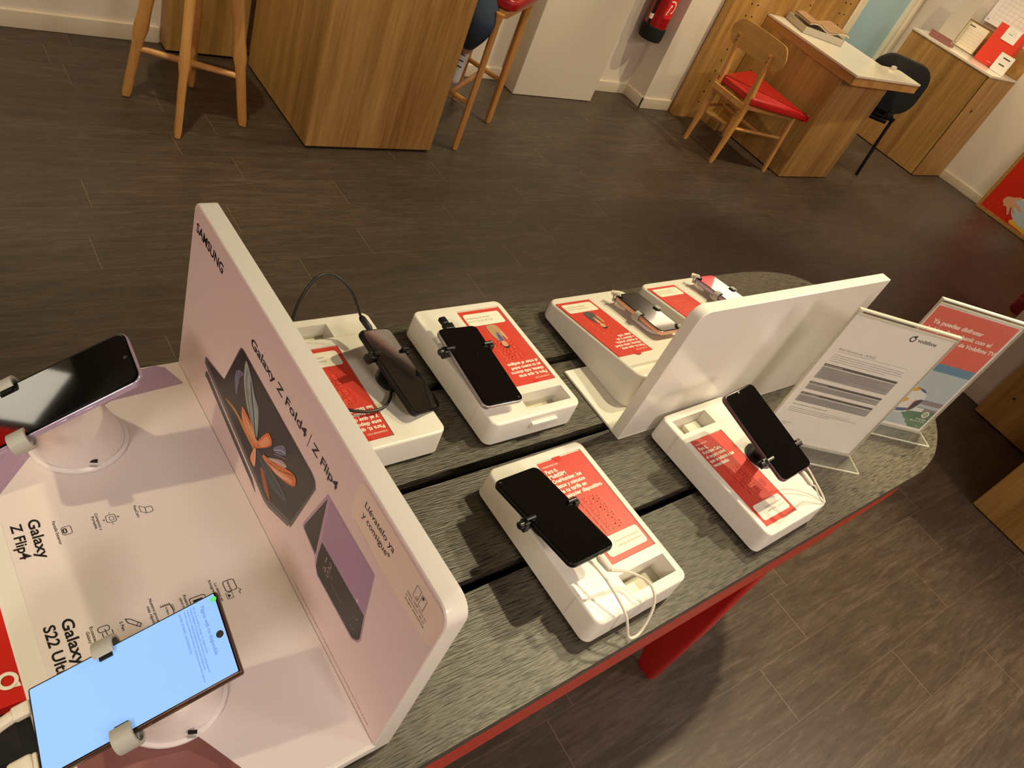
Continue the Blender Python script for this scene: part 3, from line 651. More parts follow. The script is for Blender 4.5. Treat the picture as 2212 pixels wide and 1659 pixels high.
def low_stand(label, P, w_, h_, wed, tph=.0076):
    t = thing('phone_holder', label, 'phone holder', I4())
    M = P @ TR(0.0, -.012, -.0135)
    b = MB('stand_white'); b.rbox(.056, .074, .006, .022, .003, None, M @ TR(0, 0, -.006), n=8, eb=.001); b.build('base', t)
    b = MB('stand_white'); b.lathe([(.020, 0), (.019, .0055)], T=M, n=24); b.build('neck', t)
    for (x, y, d) in ((-w_ / 2 + .006, h_ / 2 - .005, (-1, 1)), (-w_ / 2 + .001, -.004, (-1, 0)), (w_ / 2 - .001, .004, (1, 0)), (w_ / 2 - .006, -h_ / 2 + .005, (1, -1))):
        clip(P, x, y, d, tph, r=.0085, ln=.011).build('clip', t); pad(P, x + (0.0006 if d[0] > 0 else -.0006), y, d).build('pad', t)
    b = MB('clip_grey'); b.T = P @ TR(0, 0, -tph - .003)
    b.tube([(-w_ / 2, h_ / 2, 0), (0, 0, -.002), (w_ / 2, -h_ / 2, 0)], .0028); b.tube([(-w_ / 2 - .002, -.004, 0), (w_ / 2 + .002, .004, 0)], .0028); b.build('arms', t)
    b = MB('cable_white'); q = P @ V((-w_ / 2 + .012, h_ / 2 - .022, -.0175))
    b.tube(catmull([q + V((-.012, .012, .004)), q + V((-.006, .002, .003)), q + V((0, -.008, .003))], 6), [.0048 + .0008 * math.sin(i * 2.4) for i in range(13)], n=12); b.build('coiled_lead', t)
    b = MB('cable_white'); b.tube([P @ V((-w_ / 2 + .004, h_ / 2 + .010, -.001)), P @ V((-w_ / 2 + .012, h_ / 2 - .004, .001))], .0045, n=12); b.build('release_knob', t)
    return t
low_stand('low white holder with grey corner clips under the pink-edged phone', PC, .0642, .1315, w1)
low_stand('low white holder with grey clips by the rounded table end', PF, .0642, .1315, w2)
# ------------------------------------------------------------------ cables
def cable(label, pts, r, m, plug=None, group=None, n=8):
    t = thing('charging_cable', label, 'cable', I4())
    b = MB(m); b.tube(catmull(pts, n), r, n=8); b.build('lead', t)
    if plug:
        a, c, rr = plug; b = MB(m); b.tube([a, V(a).lerp(V(c), .15), V(a).lerp(V(c), .85), c], [rr * .7, rr, rr, rr * .7], n=12); b.build('plug', t)
    return t
q0 = PD @ V((.006, -.0815, -.004)); q1 = PD @ V((.0065, -.104, -.006))
cable('white cable hanging in a loop over the edge of the front plinth', [q1, (0.668, 0.222, .925), (0.683, 0.198, .925), (0.685, 0.178, .905), (0.665, 0.163, .878), (0.642, 0.163, .880), (0.634, 0.180, .908), (0.628, 0.205, .922), (0.622, 0.232, .930), (0.617, 0.252, .931), PD @ V((-.008, -.060, -.013))], .0019, 'cable_white', (q0, q1, .0045))
q0 = PE @ V((.012, -.080, -.004)); q1 = PE @ V((.014, -.104, -.006))
cable('white cable looping beside the tilted phone next to the sheet holders', [q1, (1.095, 0.225, .935), (1.115, 0.215, .915), (1.130, 0.205, .904), (1.134, 0.214, .908), (1.120, 0.235, .925), (1.095, 0.255, .948), PE @ V((.026, -.060, -.012))], .0015, 'cable_white', (q0, q1, .0045))
q0 = PA @ V((-.004, .0735, -.004)); q1 = PA @ V((-.006, .098, -.004))
cable('black cable arching up from the phone behind the pink board', [q1, (0.488, 0.722, .990), (0.463, 0.735, 1.010), (0.432, 0.728, 1.012), (0.405, 0.712, .975), (0.398, 0.700, .905), (0.396, 0.696, .875)], .0021, 'cable_black', (q0, q1, .0050))
cable('black cable curving from the round clamp foot across the half hidden red leaflet', [(0.520, 0.622, .908), (0.512, 0.596, .906), (0.490, 0.575, .906), (0.455, 0.575, .906), (0.42, 0.60, .906), (0.398, 0.655, .904), (0.396, 0.70, .89)], .0022, 'cable_black')
t = thing('cable_plug', 'black right-angle plug at the far end of the flat phone with silver edge', 'plug', PB @ TR(-.010, .079, -.004))
b = MB('black_plastic'); b.box(-.009, .009, .000, .012, -.004, .004, bev=.0015); b.build('connector', t); b = MB('black_plastic'); b.box(-.006, .006, .012, .026, -.004, .004, bev=.002, T=RZ(.12)); b.build('cable_sleeve', t)
# ================================================================== PINK PRINTED DISPLAY
SX = V((.0425, -.9991, 0)).normalized(); SN = V((.9991, .0425, 0)).normalized(); SO = V((.273, .747, .870))
def frame(O, x, y):
    x = V(x).normalized(); y = V(y).normalized(); z = x.cross(y)
    return Matrix(((x.x, y.x, z.x, O[0]), (x.y, y.y, z.y, O[1]), (x.z, y.z, z.z, O[2]), (0, 0, 0, 1)))
PT = frame(SO, SX, (0, 0, 1)); BT = frame(SO, SX, SN)     # printed upright face / printed base
sd = thing('counter_display', 'pink printed counter board with folding phones, standing on a pale printed base', 'advertising display', I4())
b = MB('white_gloss'); b.T = PT @ TR(.2815, .1195, -.022)
R_ = []
pp = []
Wd, Hd, rr = .563, .275, .020
def updn(ins):
    out = []
    for cx, cy, a0, r in ((Wd / 2 - rr, Hd / 2 - rr, 0, rr), (-Wd / 2 + .012, Hd / 2 - .012, 90, .012), (-Wd / 2 + .001, -Hd / 2 + .001, 180, .001), (Wd / 2 - .001, -Hd / 2 + .001, 270, .001)):
        for i in range(7):
            a = math.radians(a0 + 15 * i); out.append((cx + (r - ins) * math.cos(a), cy + (r - ins) * math.sin(a)))
    return out
b.rings([[(x, y, 0) for x, y in updn(0)], [(x, y, .0195) for x, y in updn(0)], [(x, y, .0208) for x, y in updn(.0004)], [(x, y, .0212) for x, y in updn(.001)]]); b.build('back_board', sd)
b = MB('white_gloss'); b.T = BT @ TR(.2815, -.1355 + .011, -.016); b.rbox(.563, .271, .015, .006, .0015, None, n=4); b.build('base', sd)
b = MB('print_pink'); sheet = [(x + .2815, y + .1195, 0) for x, y in updn(.0018)]; sheet = [(x, max(y, .0005), z) for x, y, z in sheet]
b.T = I4(); b.rings([[tuple(PT @ V((x, y, -.0008))) for x, y, z in sheet], [tuple(PT @ V((x, y, 0))) for x, y, z in sheet]])
g = Gfx(b, PT)
g.text('SAMSUNG', 12, 222.5, 12, 'print_black', 80, .022, 2)
g.text('Galaxy Z Fold4', 180, 198.5, 11.2, 'print_black', 137, .02, 2); g.line([(323, 193.5), (325, 213)], .9, 'print_black', 2); g.text('Z Flip4', 331, 198.5, 11.2, 'print_black', 54, .02, 2)
FOLD = [(78.6, 82.8), (80, 84.5), (134.2, 99.1), (158, 170.4), (161, 176), (167, 178.3), (343, 174.8), (351, 172), (355.7, 163.7), (335.8, 75.7), (332.5, 66), (330.5, 70), (328.9, 63.8), (285.3, 41.0), (271.8, 38.2), (90, 70), (79.0, 73.3)]
g.poly(FOLD, 'print_metal', 2)
g.poly([(84.3, 81.5), (134.2, 98.3), (160.5, 171), (163, 175.3), (168, 177), (342, 173.6), (349, 171), (353, 162.9), (331.6, 76.6), (288.0, 55.0), (276, 47), (110, 76)], 'print_screen', 3)
g.line([(84, 76), (272, 42.5), (286, 46), (329, 69)], 1.6, 'print_grey', 4)
for nm, m, ly in (('blue', 'print_lav', 4), ('teal', 'print_teal', 4), ('plume', 'print_plume', 5), ('teal2', 'print_teal', 4), ('mauve', 'print_mauve', 5), ('lilac', 'print_lav', 5), ('gold', 'print_gold', 4), ('rust', 'print_rust', 4), ('peach', 'print_peach', 5), ('olow', 'print_orange', 6), ('petal', 'print_orange', 6)):
    g.curve(dict(plume=[(177.5, 171.6), (195.1, 162.0), (209.0, 147.7), (223.2, 137.8), (231.5, 99.4), (213.2, 109.9), (193.8, 123.6), (179.5, 146.4)],
        petal=[(187.7, 108.5), (198.6, 109.3), (218.1, 106.5), (232.3, 99.2), (242.5, 118.5), (252.4, 133.9), (263.5, 127.2), (245.3, 100.8), (229.1, 85.5), (203.0, 85.3), (190.6, 94.1)],
        olow=[(249.7, 93.6), (276.2, 111.6), (314.9, 138.6), (321.6, 126.2), (297.7, 108.6), (268.5, 95.5)], teal2=[(236.3, 85.8), (263.6, 89.7), (301.8, 97.9), (315.2, 89.6), (282.8, 76.2), (253.1, 79.4)],
        gold=[(144.7, 77.8), (167.7, 87.3), (194.1, 89.1), (221.0, 87.5), (231.1, 79.8), (204.6, 80.4), (176.7, 83.5)], peach=[(231.0, 85.4), (235.8, 81.9), (239.6, 60.8), (226.3, 61.4)],
        mauve=[(259.6, 100.7), (286.6, 128.3), (299.6, 132.9), (292.4, 122.1), (271.5, 105.9)], lilac=[(267.3, 126.2), (284.5, 150.3), (293.2, 144.7), (276.8, 127.6)],
        blue=[(159.3, 137.7), (170.6, 148.8), (177.9, 148.9), (170.6, 137.5), (170.2, 109.7), (160.7, 121.3)], teal=[(204.6, 134.8), (222.8, 143.6), (226.3, 124.2), (225.3, 101.4), (214.8, 115.9)],
        rust=[(251.8, 73.1), (261.6, 75.8), (285.2, 55.6), (269.4, 54.6)])[nm], m, ly)
g.curve([(190, 100), (205, 104), (222, 103), (236, 97), (226, 90), (205, 89)], 'print_peach', 7); g.curve([(238, 101), (246, 118), (252, 128), (259, 124), (246, 103)], 'print_peach', 7); g.curve([(272, 104), (296, 118), (317, 129), (300, 112), (280, 100)], 'print_peach', 7)
g.line([(180, 168), (182, 145), (196, 122), (232, 97)], .7, 'print_white', 8)
for P_, m_, w_ in (([(183, 160), (190, 138), (208, 116), (230, 99)], 'print_grey', 1.6), ([(196, 156), (206, 138), (222, 112), (231, 101)], 'print_teal', 2.2), ([(206, 148), (218, 130), (230, 103)], 'print_white', .8), ([(168, 148), (166, 130), (170, 112)], 'print_lilac_edge', .7),
        ([(190, 104), (206, 95), (224, 92), (238, 96)], 'print_gold', 1.4), ([(193, 108), (210, 99), (230, 94)], 'print_white', .5), ([(150, 80), (176, 88), (204, 88), (230, 82)], 'print_peach', .8), ([(238, 90), (262, 92), (290, 97), (312, 92)], 'print_grey', .8), ([(242, 84), (262, 84), (288, 84), (310, 90)], 'print_lav', .8),
        ([(252, 97), (280, 112), (316, 134)], 'print_gold', 1.6), ([(256, 95), (286, 106), (318, 126)], 'print_white', .6), ([(262, 97), (290, 114), (315, 137)], 'print_rust', 1.4), ([(264, 104), (280, 118), (298, 131)], 'print_white', .6), ([(270, 126), (282, 140), (292, 146)], 'print_white', .5), ([(272, 122), (284, 132), (296, 141)], 'print_lilac_edge', .7),
        ([(252, 73), (266, 66), (284, 56)], 'print_gold', .8), ([(234, 82), (236, 72), (238, 62)], 'print_white', .6)): g.line(P_, w_, m_, 8)
g.poly([(84.1, 62.1), (88, 67.4), (92, 66.8), (239.6, 38.8), (251, 29.6), (252.6, 27.4), (249, 27.4), (238.4, 30), (90, 56.5), (84, 56)], 'print_metal', 2); g.line([(90, 61), (238, 33.5)], 1.0, 'print_black', 3)
g.poly([(375.2, 181.5), (352.5, 103), (353, 97.5), (386.5, 89), (391, 80), (399, 71), (478, 72.5), (486.5, 80), (489.2, 89.5), (481.5, 124.1), (471.6, 182)], 'print_lilac_edge', 2)
g.poly([(377.3, 176.5), (355.5, 103), (357.0, 98.3), (386.4, 92.6)], 'print_screen', 3)
g.poly([(381.8, 179.6), (470.0, 180.4), (479.6, 123.6), (389.5, 120.0), (382, 172)], 'print_purple', 3)
g.poly([(390, 119.6), (479.9, 122.5), (487.2, 89.5), (484.3, 81.5), (477.3, 75), (400, 73.5), (393, 80.5), (390.2, 98)], 'print_screen', 3)
g.text('12', 404, 104, 9.5, 'print_lilac_edge', 13, -.012, 4); g.text('45°', 404, 91.5, 9.5, 'print_lilac_edge', 18, -.012, 4); g.text('Mon, Aug 10', 424, 91, 2.6, 'print_grey', 22, 0, 4)
g.ring(470, 107, 5, 4.3, 'print_grey', 4, 250, 380); g.ring(471, 90, 5, 4.3, 'print_grey', 4, 230, 370); g.disc(465, 126.5, 1.7, 'print_pink2', 4)
g.rect(411, 199, 561, 251, 'print_pink2', 2, 12)
g.text('Llévatelo ya', 428, 230.5, 7.6, 'print_black', 53, .012, 3); g.text('y consigue*', 429, 217.5, 7.6, 'print_black', 50, .012, 3)
g.line([(421, 201.5), (453, 200.2)], .4, 'print_grey', 3)
for x0, y0 in ((519, 239), (528.5, 238)): g.line([(x0, y0), (x0 + 7, y0), (x0 + 7, y0 - 15), (x0, y0 - 15)], .5, 'print_black', 3, True)
g.ring(524, 226.5, 1.5, 1.0, 'print_black', 3); g.rect(529.3, 233.5, 532, 237, 'print_black', 3, .8)
for i, s in enumerate(('Hasta 150€ extra en', 'la valoración de tu', 'antiguo smartphone')): g.text(s, 512.5, 218.5 - i * 4.4, 2.7, 'print_black', (31, 30, 32)[i], .004, 3)
g.text('Imagen simulada. El S Pen Fold Edition se vende por separado y es solo compatible con Z Fold4 y Z Fold3.', 369, 9.5, 2.0, 'print_black', 176, 0, 2)
b.build('upright_print', sd, smooth=False)
b = MB('base_print'); b.T = I4(); b.box(0.004, .559, -.2395, -.0006, -.0008, 0, T=BT); g = Gfx(b, BT)
g.poly([(4, -45), (2.0, -30), (8, -20), (39.9, -7), (41, -9), (48.4, -96.4), (99.9, -189.9), (149.5, -233.1), (100, -238), (45.0, -211.8), (4, -160)], 'print_lilac', 2)
g.line([(35.1, -10.1), (39.7, -96.1), (94.1, -192.7), (139.9, -231.2)], 1.4, 'print_lilac_edge', 3)
g.poly([(450.9, -239), (453.9, -186.7), (478, -143), (483.6, -139.7), (522.1, -119.2), (558, -119), (558, -239)], 'print_maroon', 2)
g.poly([(470, -239), (474.4, -199.5), (484.6, -155.6), (508.6, -136.5), (558, -136), (558, -239)], 'print_maroon2', 3)
K = 'print_black'
g.text('Galaxy', 191.5, -217.8, 10.2, K, 50, .022, 2); g.text('Z Flip4', 192.5, -233.2, 9.6, K, 44, .022, 2)
g.text('Galaxy', 315.8, -217.2, 10.2, K, 51, .022, 2); g.text('S22 Ultra', 317, -232.6, 9.8, K, 62, .022, 2)
g.text('Pantalla Exterior', 200.3, -197.2, 2.9, K, 31, .012, 2); g.text('Compacto y', 204.5, -157.6, 2.8, K, 23, .012, 2); g.text('Portable', 207.5, -161.6, 2.8, K, 16.4, .012, 2); g.text('FlexCam', 207.6, -119.2, 2.8, K, 16.4, .012, 2)
g.text('Ecosistema', 332.8, -196.6, 2.9, K, 22, .012, 2); g.text('Galaxy', 336.7, -200.8, 2.9, K, 13, .012, 2); g.text('S Pen', 338.3, -171, 2.9, K, 10.4, .012, 2)
g.text('Nuestro procesador', 324.7, -139.4, 2.9, K, 38, .012, 2); g.text('más rápido', 332.3, -143.6, 2.9, K, 22, .012, 2)
g.text('Potencia de', 333.4, -108.2, 2.9, K, 22, .012, 2); g.text('otro nivel', 335.2, -112.4, 2.9, K, 18, .012, 2)
g.text('Lo último en', 332.3, -75.2, 2.9, K, 23, .012, 2); g.text('fotografía', 326.5, -79.5, 2.9, K, 20, .012, 2)
def rl(x0, y0, x1, y1, w_=.7, r=2):
    g.line([(x + (x0 + x1) / 2, y + (y0 + y1) / 2) for x, y in rrect(abs(x1 - x0), abs(y1 - y0), r, 3)], w_, K, 2, True)
rl(211, -191.5, 221, -182.5, .6); rl(213, -190.5, 219, -187); rl(214, -189.8, 218, -187.6, .5, .8)
rl(211.2, -148.8, 220.8, -139.4, .6); rl(213.5, -145.5, 218.5, -141.5, .5, 1)
for q in ((216, -137), (216, -151.2)): g.line([(q[0] - 1.4, q[1]), (q[0] + 1.4, q[1])], .5, K, 2); g.line([(q[0], q[1] - 1.4), (q[0], q[1] + 1.4)], .5, K, 2)
for q in ((209, -144), (223, -144)): g.line([(q[0] - 1.2, q[1]), (q[0] + 1.2, q[1])], .5, K, 2)
g.line([(210, -113.3), (213.7, -108.6), (213.6, -103), (215, -101.6), (220, -101.6), (221.4, -103.5), (221.5, -108.9), (217.8, -113.8), (211, -114)], .6, K, 2, True); g.line([(213.7, -108.6), (221.5, -108.9)], .6, K, 2)
rl(336.6, -190.6, 342.4, -180.6, .7); g.line([(344, -188), (351.5, -188), (351.5, -179), (343, -179)], .7, K, 2); g.line([(340, -185), (347, -184)], .7, K, 2)
g.line([(337.2, -165.3), (339.0, -161.2), (347.6, -153.2), (350.6, -155.2), (342.1, -164.2)], .8, K, 2, True); g.line([(345.5, -155.4), (348.4, -158.2)], .6, K, 2)
g.line([(338, -132), (338, -122.5), (345.5, -121.5), (350, -122)], .8, K, 2)
for i in range(5): g.line([(336.2, -131 + i * 2), (338, -131 + i * 2)], .6, K, 2); g.line([(339.5 + i * 1.6, -120), (339.5 + i * 1.6, -121.6)], .6, K, 2)
g.text('4 Nano', 340, -128, 2.2, K, 9, .01, 2); rl(340, -104, 352, -88, .8); g.rect(343, -101, 352, -91, K, 2)
rl(333.9, -66.8, 347.2, -55, .8, 2.5); g.text('Nightography', 335, -62.2, 2.0, K, 12, .01, 2); g.rect(348.5, -68.6, 355.6, -61.8, 'base_print', 3, 1.2)
g.line([(348.6, -68.4), (355.6, -68.4), (355.6, -62), (348.6, -62)], .5, K, 4, True); g.poly([(349.8, -67), (354.6, -67), (352, -63.6)], K, 4)
g.line([(346.5, -54), (350, -52), (351, -54.5), (354, -54)], .7, K, 2)
b.build('base_print', sd, smooth=False)
# left edge: red card on a black cable mat, white plugs
t = tag(MB('black_rubber').rbox(.44, .46, .0035, .03, .001, None, TR(-.178, .345, TZ) @ RZ(TA)).build('cable_mat'), 'black mat on the table at the left picture edge below the red card', 'mat')
CT = frame((-.200, .700, TZ + .0185), SX, SN)
t = thing('red_card', 'red printed card with white ring logo at the left picture edge', 'sign', I4())
b = MB('red_card'); b.T = I4(); b.box(-.005, .352, -.16, .222, -.0125, -.0006, T=CT); g = Gfx(b, CT)
g.ring(329, 205, 8.6, 5.2, 'print_white', 2); g.poly([(333, 213), (338, 214), (337, 208)], 'print_white', 2); g.text('UNLIMITED', 265, 196, 6.5, 'print_white', 42, .01, 2)
b.build('card', t, smooth=False)
t = thing('charging_plug', 'white plug in the near short end of the lit blue phone', 'plug', PU @ TR(.021, -.0825, -.004)); b = MB('cable_white')
b.box(-.0075, .0075, -.004, .0, -.004, .004, bev=.0015); b.box(-.009, .009, -.024, -.004, -.005, .005, bev=.003); b.build('plug_body', t)
t = thing('charging_plug', 'white plug and lead beside the ring logo of the red card', 'plug', PU @ TR(-.026, -.0825, -.006)); b = MB('cable_white')
b.box(-.006, .006, -.016, .0, -.004, .004, bev=.002); b.tube(catmull([(0, -.014, 0), (.002, -.032, -.002), (.006, -.060, -.010), (.008, -.11, -.025)], 6), [.0052] * 9 + [.0035] * 10, n=10); b.build('plug_body', t)
# ================================================================== BLANK WHITE BOARD
FA = math.radians(1.0)
T2 = TR(.8855, .456, TZ) @ RZ(FA)
t = thing('display_board', 'blank white upright board seen from behind, its low base under the sloping plinth', 'advertising display', T2)
b = MB('white_gloss'); Wd, Hd, rr = .574, .275, .022
def bd(ins):
    out = []
    for cx, cy, a0, r in ((Wd / 2 - .003, Hd / 2 - .003, 0, .003), (-Wd / 2 + rr, Hd / 2 - rr, 90, rr), (-Wd / 2 + .001, -Hd / 2 + .001, 180, .001), (Wd / 2 - .001, -Hd / 2 + .001, 270, .001)):
        for i in range(7): a = math.radians(a0 + 15 * i); out.append((cx + (r - ins) * math.cos(a), cy + (r - ins) * math.sin(a)))
    return out
b.T = TR(Wd / 2, 0, .005 + Hd / 2) @ RX(PI / 2) @ TR(0, 0, -.020)
b.rings([[(x, y, .001 * 0) for x, y in bd(.0008)], [(x, y, .0008) for x, y in bd(0)], [(x, y, .0192) for x, y in bd(0)], [(x, y, .020) for x, y in bd(.0008)]]); b.build('board', t)
b = MB('white_gloss'); b.box(0.001, .573, 0.0, .160, 0.0002, .0050, bev=.0012); b.build('base_flap', t)
# ================================================================== SHEET HOLDERS
def holder(name, label, O, foot, draw, Hh=.303):
    xd = V((.875, -.485, 0)).normalized(); T = frame(O, xd, (0.009, 0.018, 1)); t = thing(name, label, 'sign holder', I4())
    n_ = (T.to_3x3() @ V((0, 0, 1)))
    b = MB('acrylic'); b.box(0, .212, 0, Hh, .0006, .0022, T=T); b.box(0, .212, 0, Hh, -.0036, -.0020, T=T)
    d = V((n_.x, n_.y, 0)).normalized(); FT = frame((O[0], O[1], TZ + .0004), xd, -d); b.box(0, .212, -foot, 0.002, 0, .0026, T=FT); b.build('acrylic_stand', t, smooth=False)
    b = MB('acrylic_edge'); b.box(-.001, 0, 0, Hh, -.0036, .0022, T=T); b.box(.212, .213, 0, Hh, -.0036, .0022, T=T); b.box(-.001, .213, Hh, Hh + .0028, -.0042, .0030, T=T); b.box(-.001, .213, Hh - .008, Hh - .0068, -.0036, .0024, T=T)
    b.box(0, .212, -.0035, 0.0015, -.004, .0026, T=T); b.box(-.001, .213, -foot - .0015, -foot, 0, .003, T=FT); b.box(.212, .2132, -foot, 0, 0, .003, T=FT); b.box(-.0012, 0, -foot, 0, 0, .003, T=FT); b.build('edge_bead', t, smooth=False)
    b = MB('paper'); b.box(.001, .211, .0015, .2965, -.0015, -.0010, T=T); draw(Gfx(b, T @ TR(0, 0, -.00095), .00006)); b.build('paper_sheet', t, smooth=False)
    return t
def sheet1(g):
    D = 'print_text'
    g.ring(132, 277.5, 6.4, 3.8, D, 2); g.curve([(132, 284), (137, 285.5), (136, 281), (133, 280)], D, 2); g.text('vodafone', 143, 274.5, 7.6, D, 40, .015, 2)
    g.text('Real Decreto-ley 14/2022', 21, 220, 5.2, D, 76, -.012, 2); g.line([(21, 216.5), (172, 217.5)], .4, D, 2)
    for i in range(4): g.text('La nueva regulación para mejorar la protección de los usuarios de telecomunicaciones y su información', 21 if i else 21, 208.5 - i * 4.6, 2.0, D, (150, 146, 152, 118)[i], 0, 2)
    for (y0, y1, yb0, yb1, s, nl) in ((188, 182.6, 181, 154, 'Información previa al contrato', 5), (145.4, 140.2, 139, 127, 'Duración del contrato', 3), (119.6, 114.4, 113, 97, 'Derecho de desistimiento', 4)):
        g.rect(17, y1, 175, y0, 'print_darkgrey', 2); g.text(s, 20, y1 + 1.6, 2.4, 'paper', 36, 0, 3); g.rect(17, yb1, 175, yb0, 'print_midgrey', 2)
        for i in range(nl): g.text('Recibirás información clara sobre precios, servicios, velocidad y condiciones antes de contratar con nosotros', 22, yb0 - 4.6 - i * 4.4 * (27 / 27 if nl == 5 else .82), 1.9, D, (140, 112, 130, 146, 60)[i % 5], 0, 3)
    g.text('Para más información, consulta nuestra web', 18.5, 88.5, 2.3, D, 74, .01, 2)
    for i, wd in enumerate((132, 148, 90)): g.text('Recuerda que puedes consultar todas las condiciones generales en nuestras tiendas y en la web', 19, 80.5 - i * 4.2, 1.9, D, wd, 0, 2)
    g.text('Vodafone España, S.A.U.', 24, 43.5, 2.0, D, 23, 0, 2); g.text('Avda. de América 115', 24, 39, 1.6, D, 14, 0, 2)
holder('sheet_holder', 'clear stand nearest the tilted phone holding a grey printed text sheet', (1.195, .384, TZ + .003), .046, sheet1)
def sheet2(g):
    g.rect(5, 174, 205, 291, 'sign_red', 2); g.rect(5, 154.5, 205, 174, 'sign_blue', 2); g.rect(5, 7, 205, 154.5, 'sign_sky', 2)
    g.text('Ya puedes disfrutar', 19, 254, 9, 'print_white', 125, .03, 3); g.text('LaLiga Smartbank con el', 20, 237, 9, 'print_white', 160, .03, 3); g.text('mando de Vodafone TV', 72, 220.5, 9, 'print_white', 133, .03, 3)
    g.rect(5, 50, 205, 82, 'sign_crowd', 3); g.rect(100, 62, 205, 70, 'sign_sky', 4); g.rect(120, 50, 172, 60, 'sign_ball', 4)
    g.poly([(118, 42), (130, 44), (150, 48), (175, 51), (204.8, 57), (204.8, 7), (170, 7), (164, 14), (156, 16), (152, 24), (143, 27), (136, 34)], 'sign_green', 4); g.disc(116, 74, 37, 'sign_ball', 5)
    g.curve([(100, 96), (112, 108), (126, 106), (116, 98)], 'sign_yellow', 6); g.curve([(96, 70), (112, 78), (118, 72), (104, 60)], 'sign_yellow', 6); g.curve([(88, 54), (104, 48), (132, 52), (130, 44), (108, 40), (90, 46)], 'sign_navy', 6); g.curve([(112, 110), (134, 106), (144, 98), (128, 102)], 'sign_navy', 6)
    g.curve([(136, 74), (152, 80), (146, 56), (134, 46)], 'print_text', 6); g.line([(134, 78), (134, 48)], 1.5, 'sign_red', 7)
    g.disc(187, 46, 9, 'print_white', 6, n=7); g.ring(187, 46, 5.4, 3.2, 'sign_green', 7); g.disc(187, 46, 1.8, 'sign_green', 7); g.text('LaLiga', 174, 31, 4, 'print_white', 26, .01, 6); g.text('SmartBank', 168, 24.5, 3.6, 'print_white', 34, 0, 6); g.poly([(163, 26), (167, 29), (167, 24)], 'print_white', 6)
    g.text('vodafone.es  ·  más información en tienda', 22, 293, 1.8, 'print_grey', 50, 0, 3)
holder('sheet_holder', 'clear stand at the table end with red and blue football notice', (1.4733, .3708, TZ + .003), .040, sheet2, .304)
# ================================================================== BACKGROUND FURNITURE
t = thing('counter', 'tall light oak counter standing alone near the back wall', 'counter', I4())
b = MB('oak_panel'); b.box(1.415, 2.037, 2.711, 2.731, .012, 1.05, bev=.001); b.build('front_panel', t)
b = MB('oak_side'); b.box(1.415, 1.435, 2.731, 3.40, .012, 1.05); b.build('side_panel', t); b = MB('oak_side'); b.box(2.017, 2.037, 2.731, 3.40, .012, 1.05); b.build('side_panel', t)
b = MB('black_hole'); b.box(1.43, 2.025, 2.725, 3.40, 0, .03); b.build('plinth_gap', t); b = MB('desk_top'); b.box(1.39, 2.062, 2.686, 3.42, 1.05, 1.09, bev=.002); b.build('worktop', t)
b = MB('oak_side'); b.box(1.066, 1.414, 3.452, 3.54, .012, 1.05); b.box(1.075, 1.405, 3.46, 3.53, 0, .012, 'black_hole'); tag(b.build('wall_unit'), 'narrow oak unit against the back wall beside the tall oak counter', 'cabinet')
def stool(label, feet, tops, zs, stretch, seat=True, sq=.026, prof=((0, .80), (.03, 1.0), (.34, 1.12), (.40, 1.5), (.5, 1.3), (1, 1.5))):
    t = thing('bar_stool', label, 'stool', I4())
    for (x, y), (tx, ty) in zip(feet, tops):
        b = MB('oak_solid'); R = []
        for k, wk in prof:
            cx, cy = x + (tx - x) * k, y + (ty - y) * k; s_ = sq / 2 * wk; a = math.atan2(ty - y, tx - x)
            R.append([(cx + (px * math.cos(a) - py * math.sin(a)), cy + (px * math.sin(a) + py * math.cos(a)), .003 + (zs - .003) * k) for px, py in rrect(2 * s_, 1.5 * s_, s_ * .5, 3)])
        b.rings(R); b.build('leg', t)
        b = MB('black_rubber'); b.lathe([(.009, 0), (.009, .004)], T=TR(x, y, 0), n=12); b.build('foot_pad', t)
    for p, q, r in stretch:
        b = MB('oak_solid'); b.tube([p, V(p).lerp(V(q), .5), q], [r, r * 1.05, r], n=10); b.build('stretcher', t)
    return t
F1 = [(.807, 3.05), (.916, 2.758), (1.205, 2.867), (1.09, 3.165)]; c1 = (1.0045, 2.96)
T1 = [(c1[0] + (x - c1[0]) * .52, c1[1] + (y - c1[1]) * .52) for x, y in F1]
def on(F, T_, i, z, zs): k = z / zs; return (F[i][0] + (T_[i][0] - F[i][0]) * k, F[i][1] + (T_[i][1] - F[i][1]) * k, z)
st = stool('oak bar stool standing free beside the tall counter', F1, T1, .70, [(on(F1, T1, 0, .205, .70), on(F1, T1, 2, .205, .70), .012), (on(F1, T1, 1, .190, .70), on(F1, T1, 3, .190, .70), .012)], sq=.036)
b = MB('oak_solid'); b.rbox(.30, .30, .03, .10, .008, None, TR(c1[0], c1[1], .70)); b.build('seat_board', st); b = MB('red_leather'); b.rbox(.33, .33, .05, .14, .02, None, TR(c1[0], c1[1], .73)); b.build('seat', st)
F2 = [(2.20, 2.747), (2.571, 3.023), (2.485, 3.245), (2.114, 2.969)]; c2 = (2.3425, 2.996); T2_ = [(c2[0] + (x - c2[0]) * .96, c2[1] + (y - c2[1]) * .96) for x, y in F2]
def mid(a, c): return tuple((V(a) + V(c)) / 2)
A1, A2, A3, A4 = [on(F2, T2_, i, .235, .66) for i in range(4)]
st = stool('oak bar stool with red seat, in use at the right end of the tall counter', F2, T2_, .66, [(A1, A4, .012), (A2, A3, .012), (mid(A1, A4), mid(A2, A3), .012)], sq=.034, prof=((0, .8), (.03, 1), (.5, 1.08), (.93, 1.15), (1, 1.5)))
az2 = math.atan2(.276, .371)
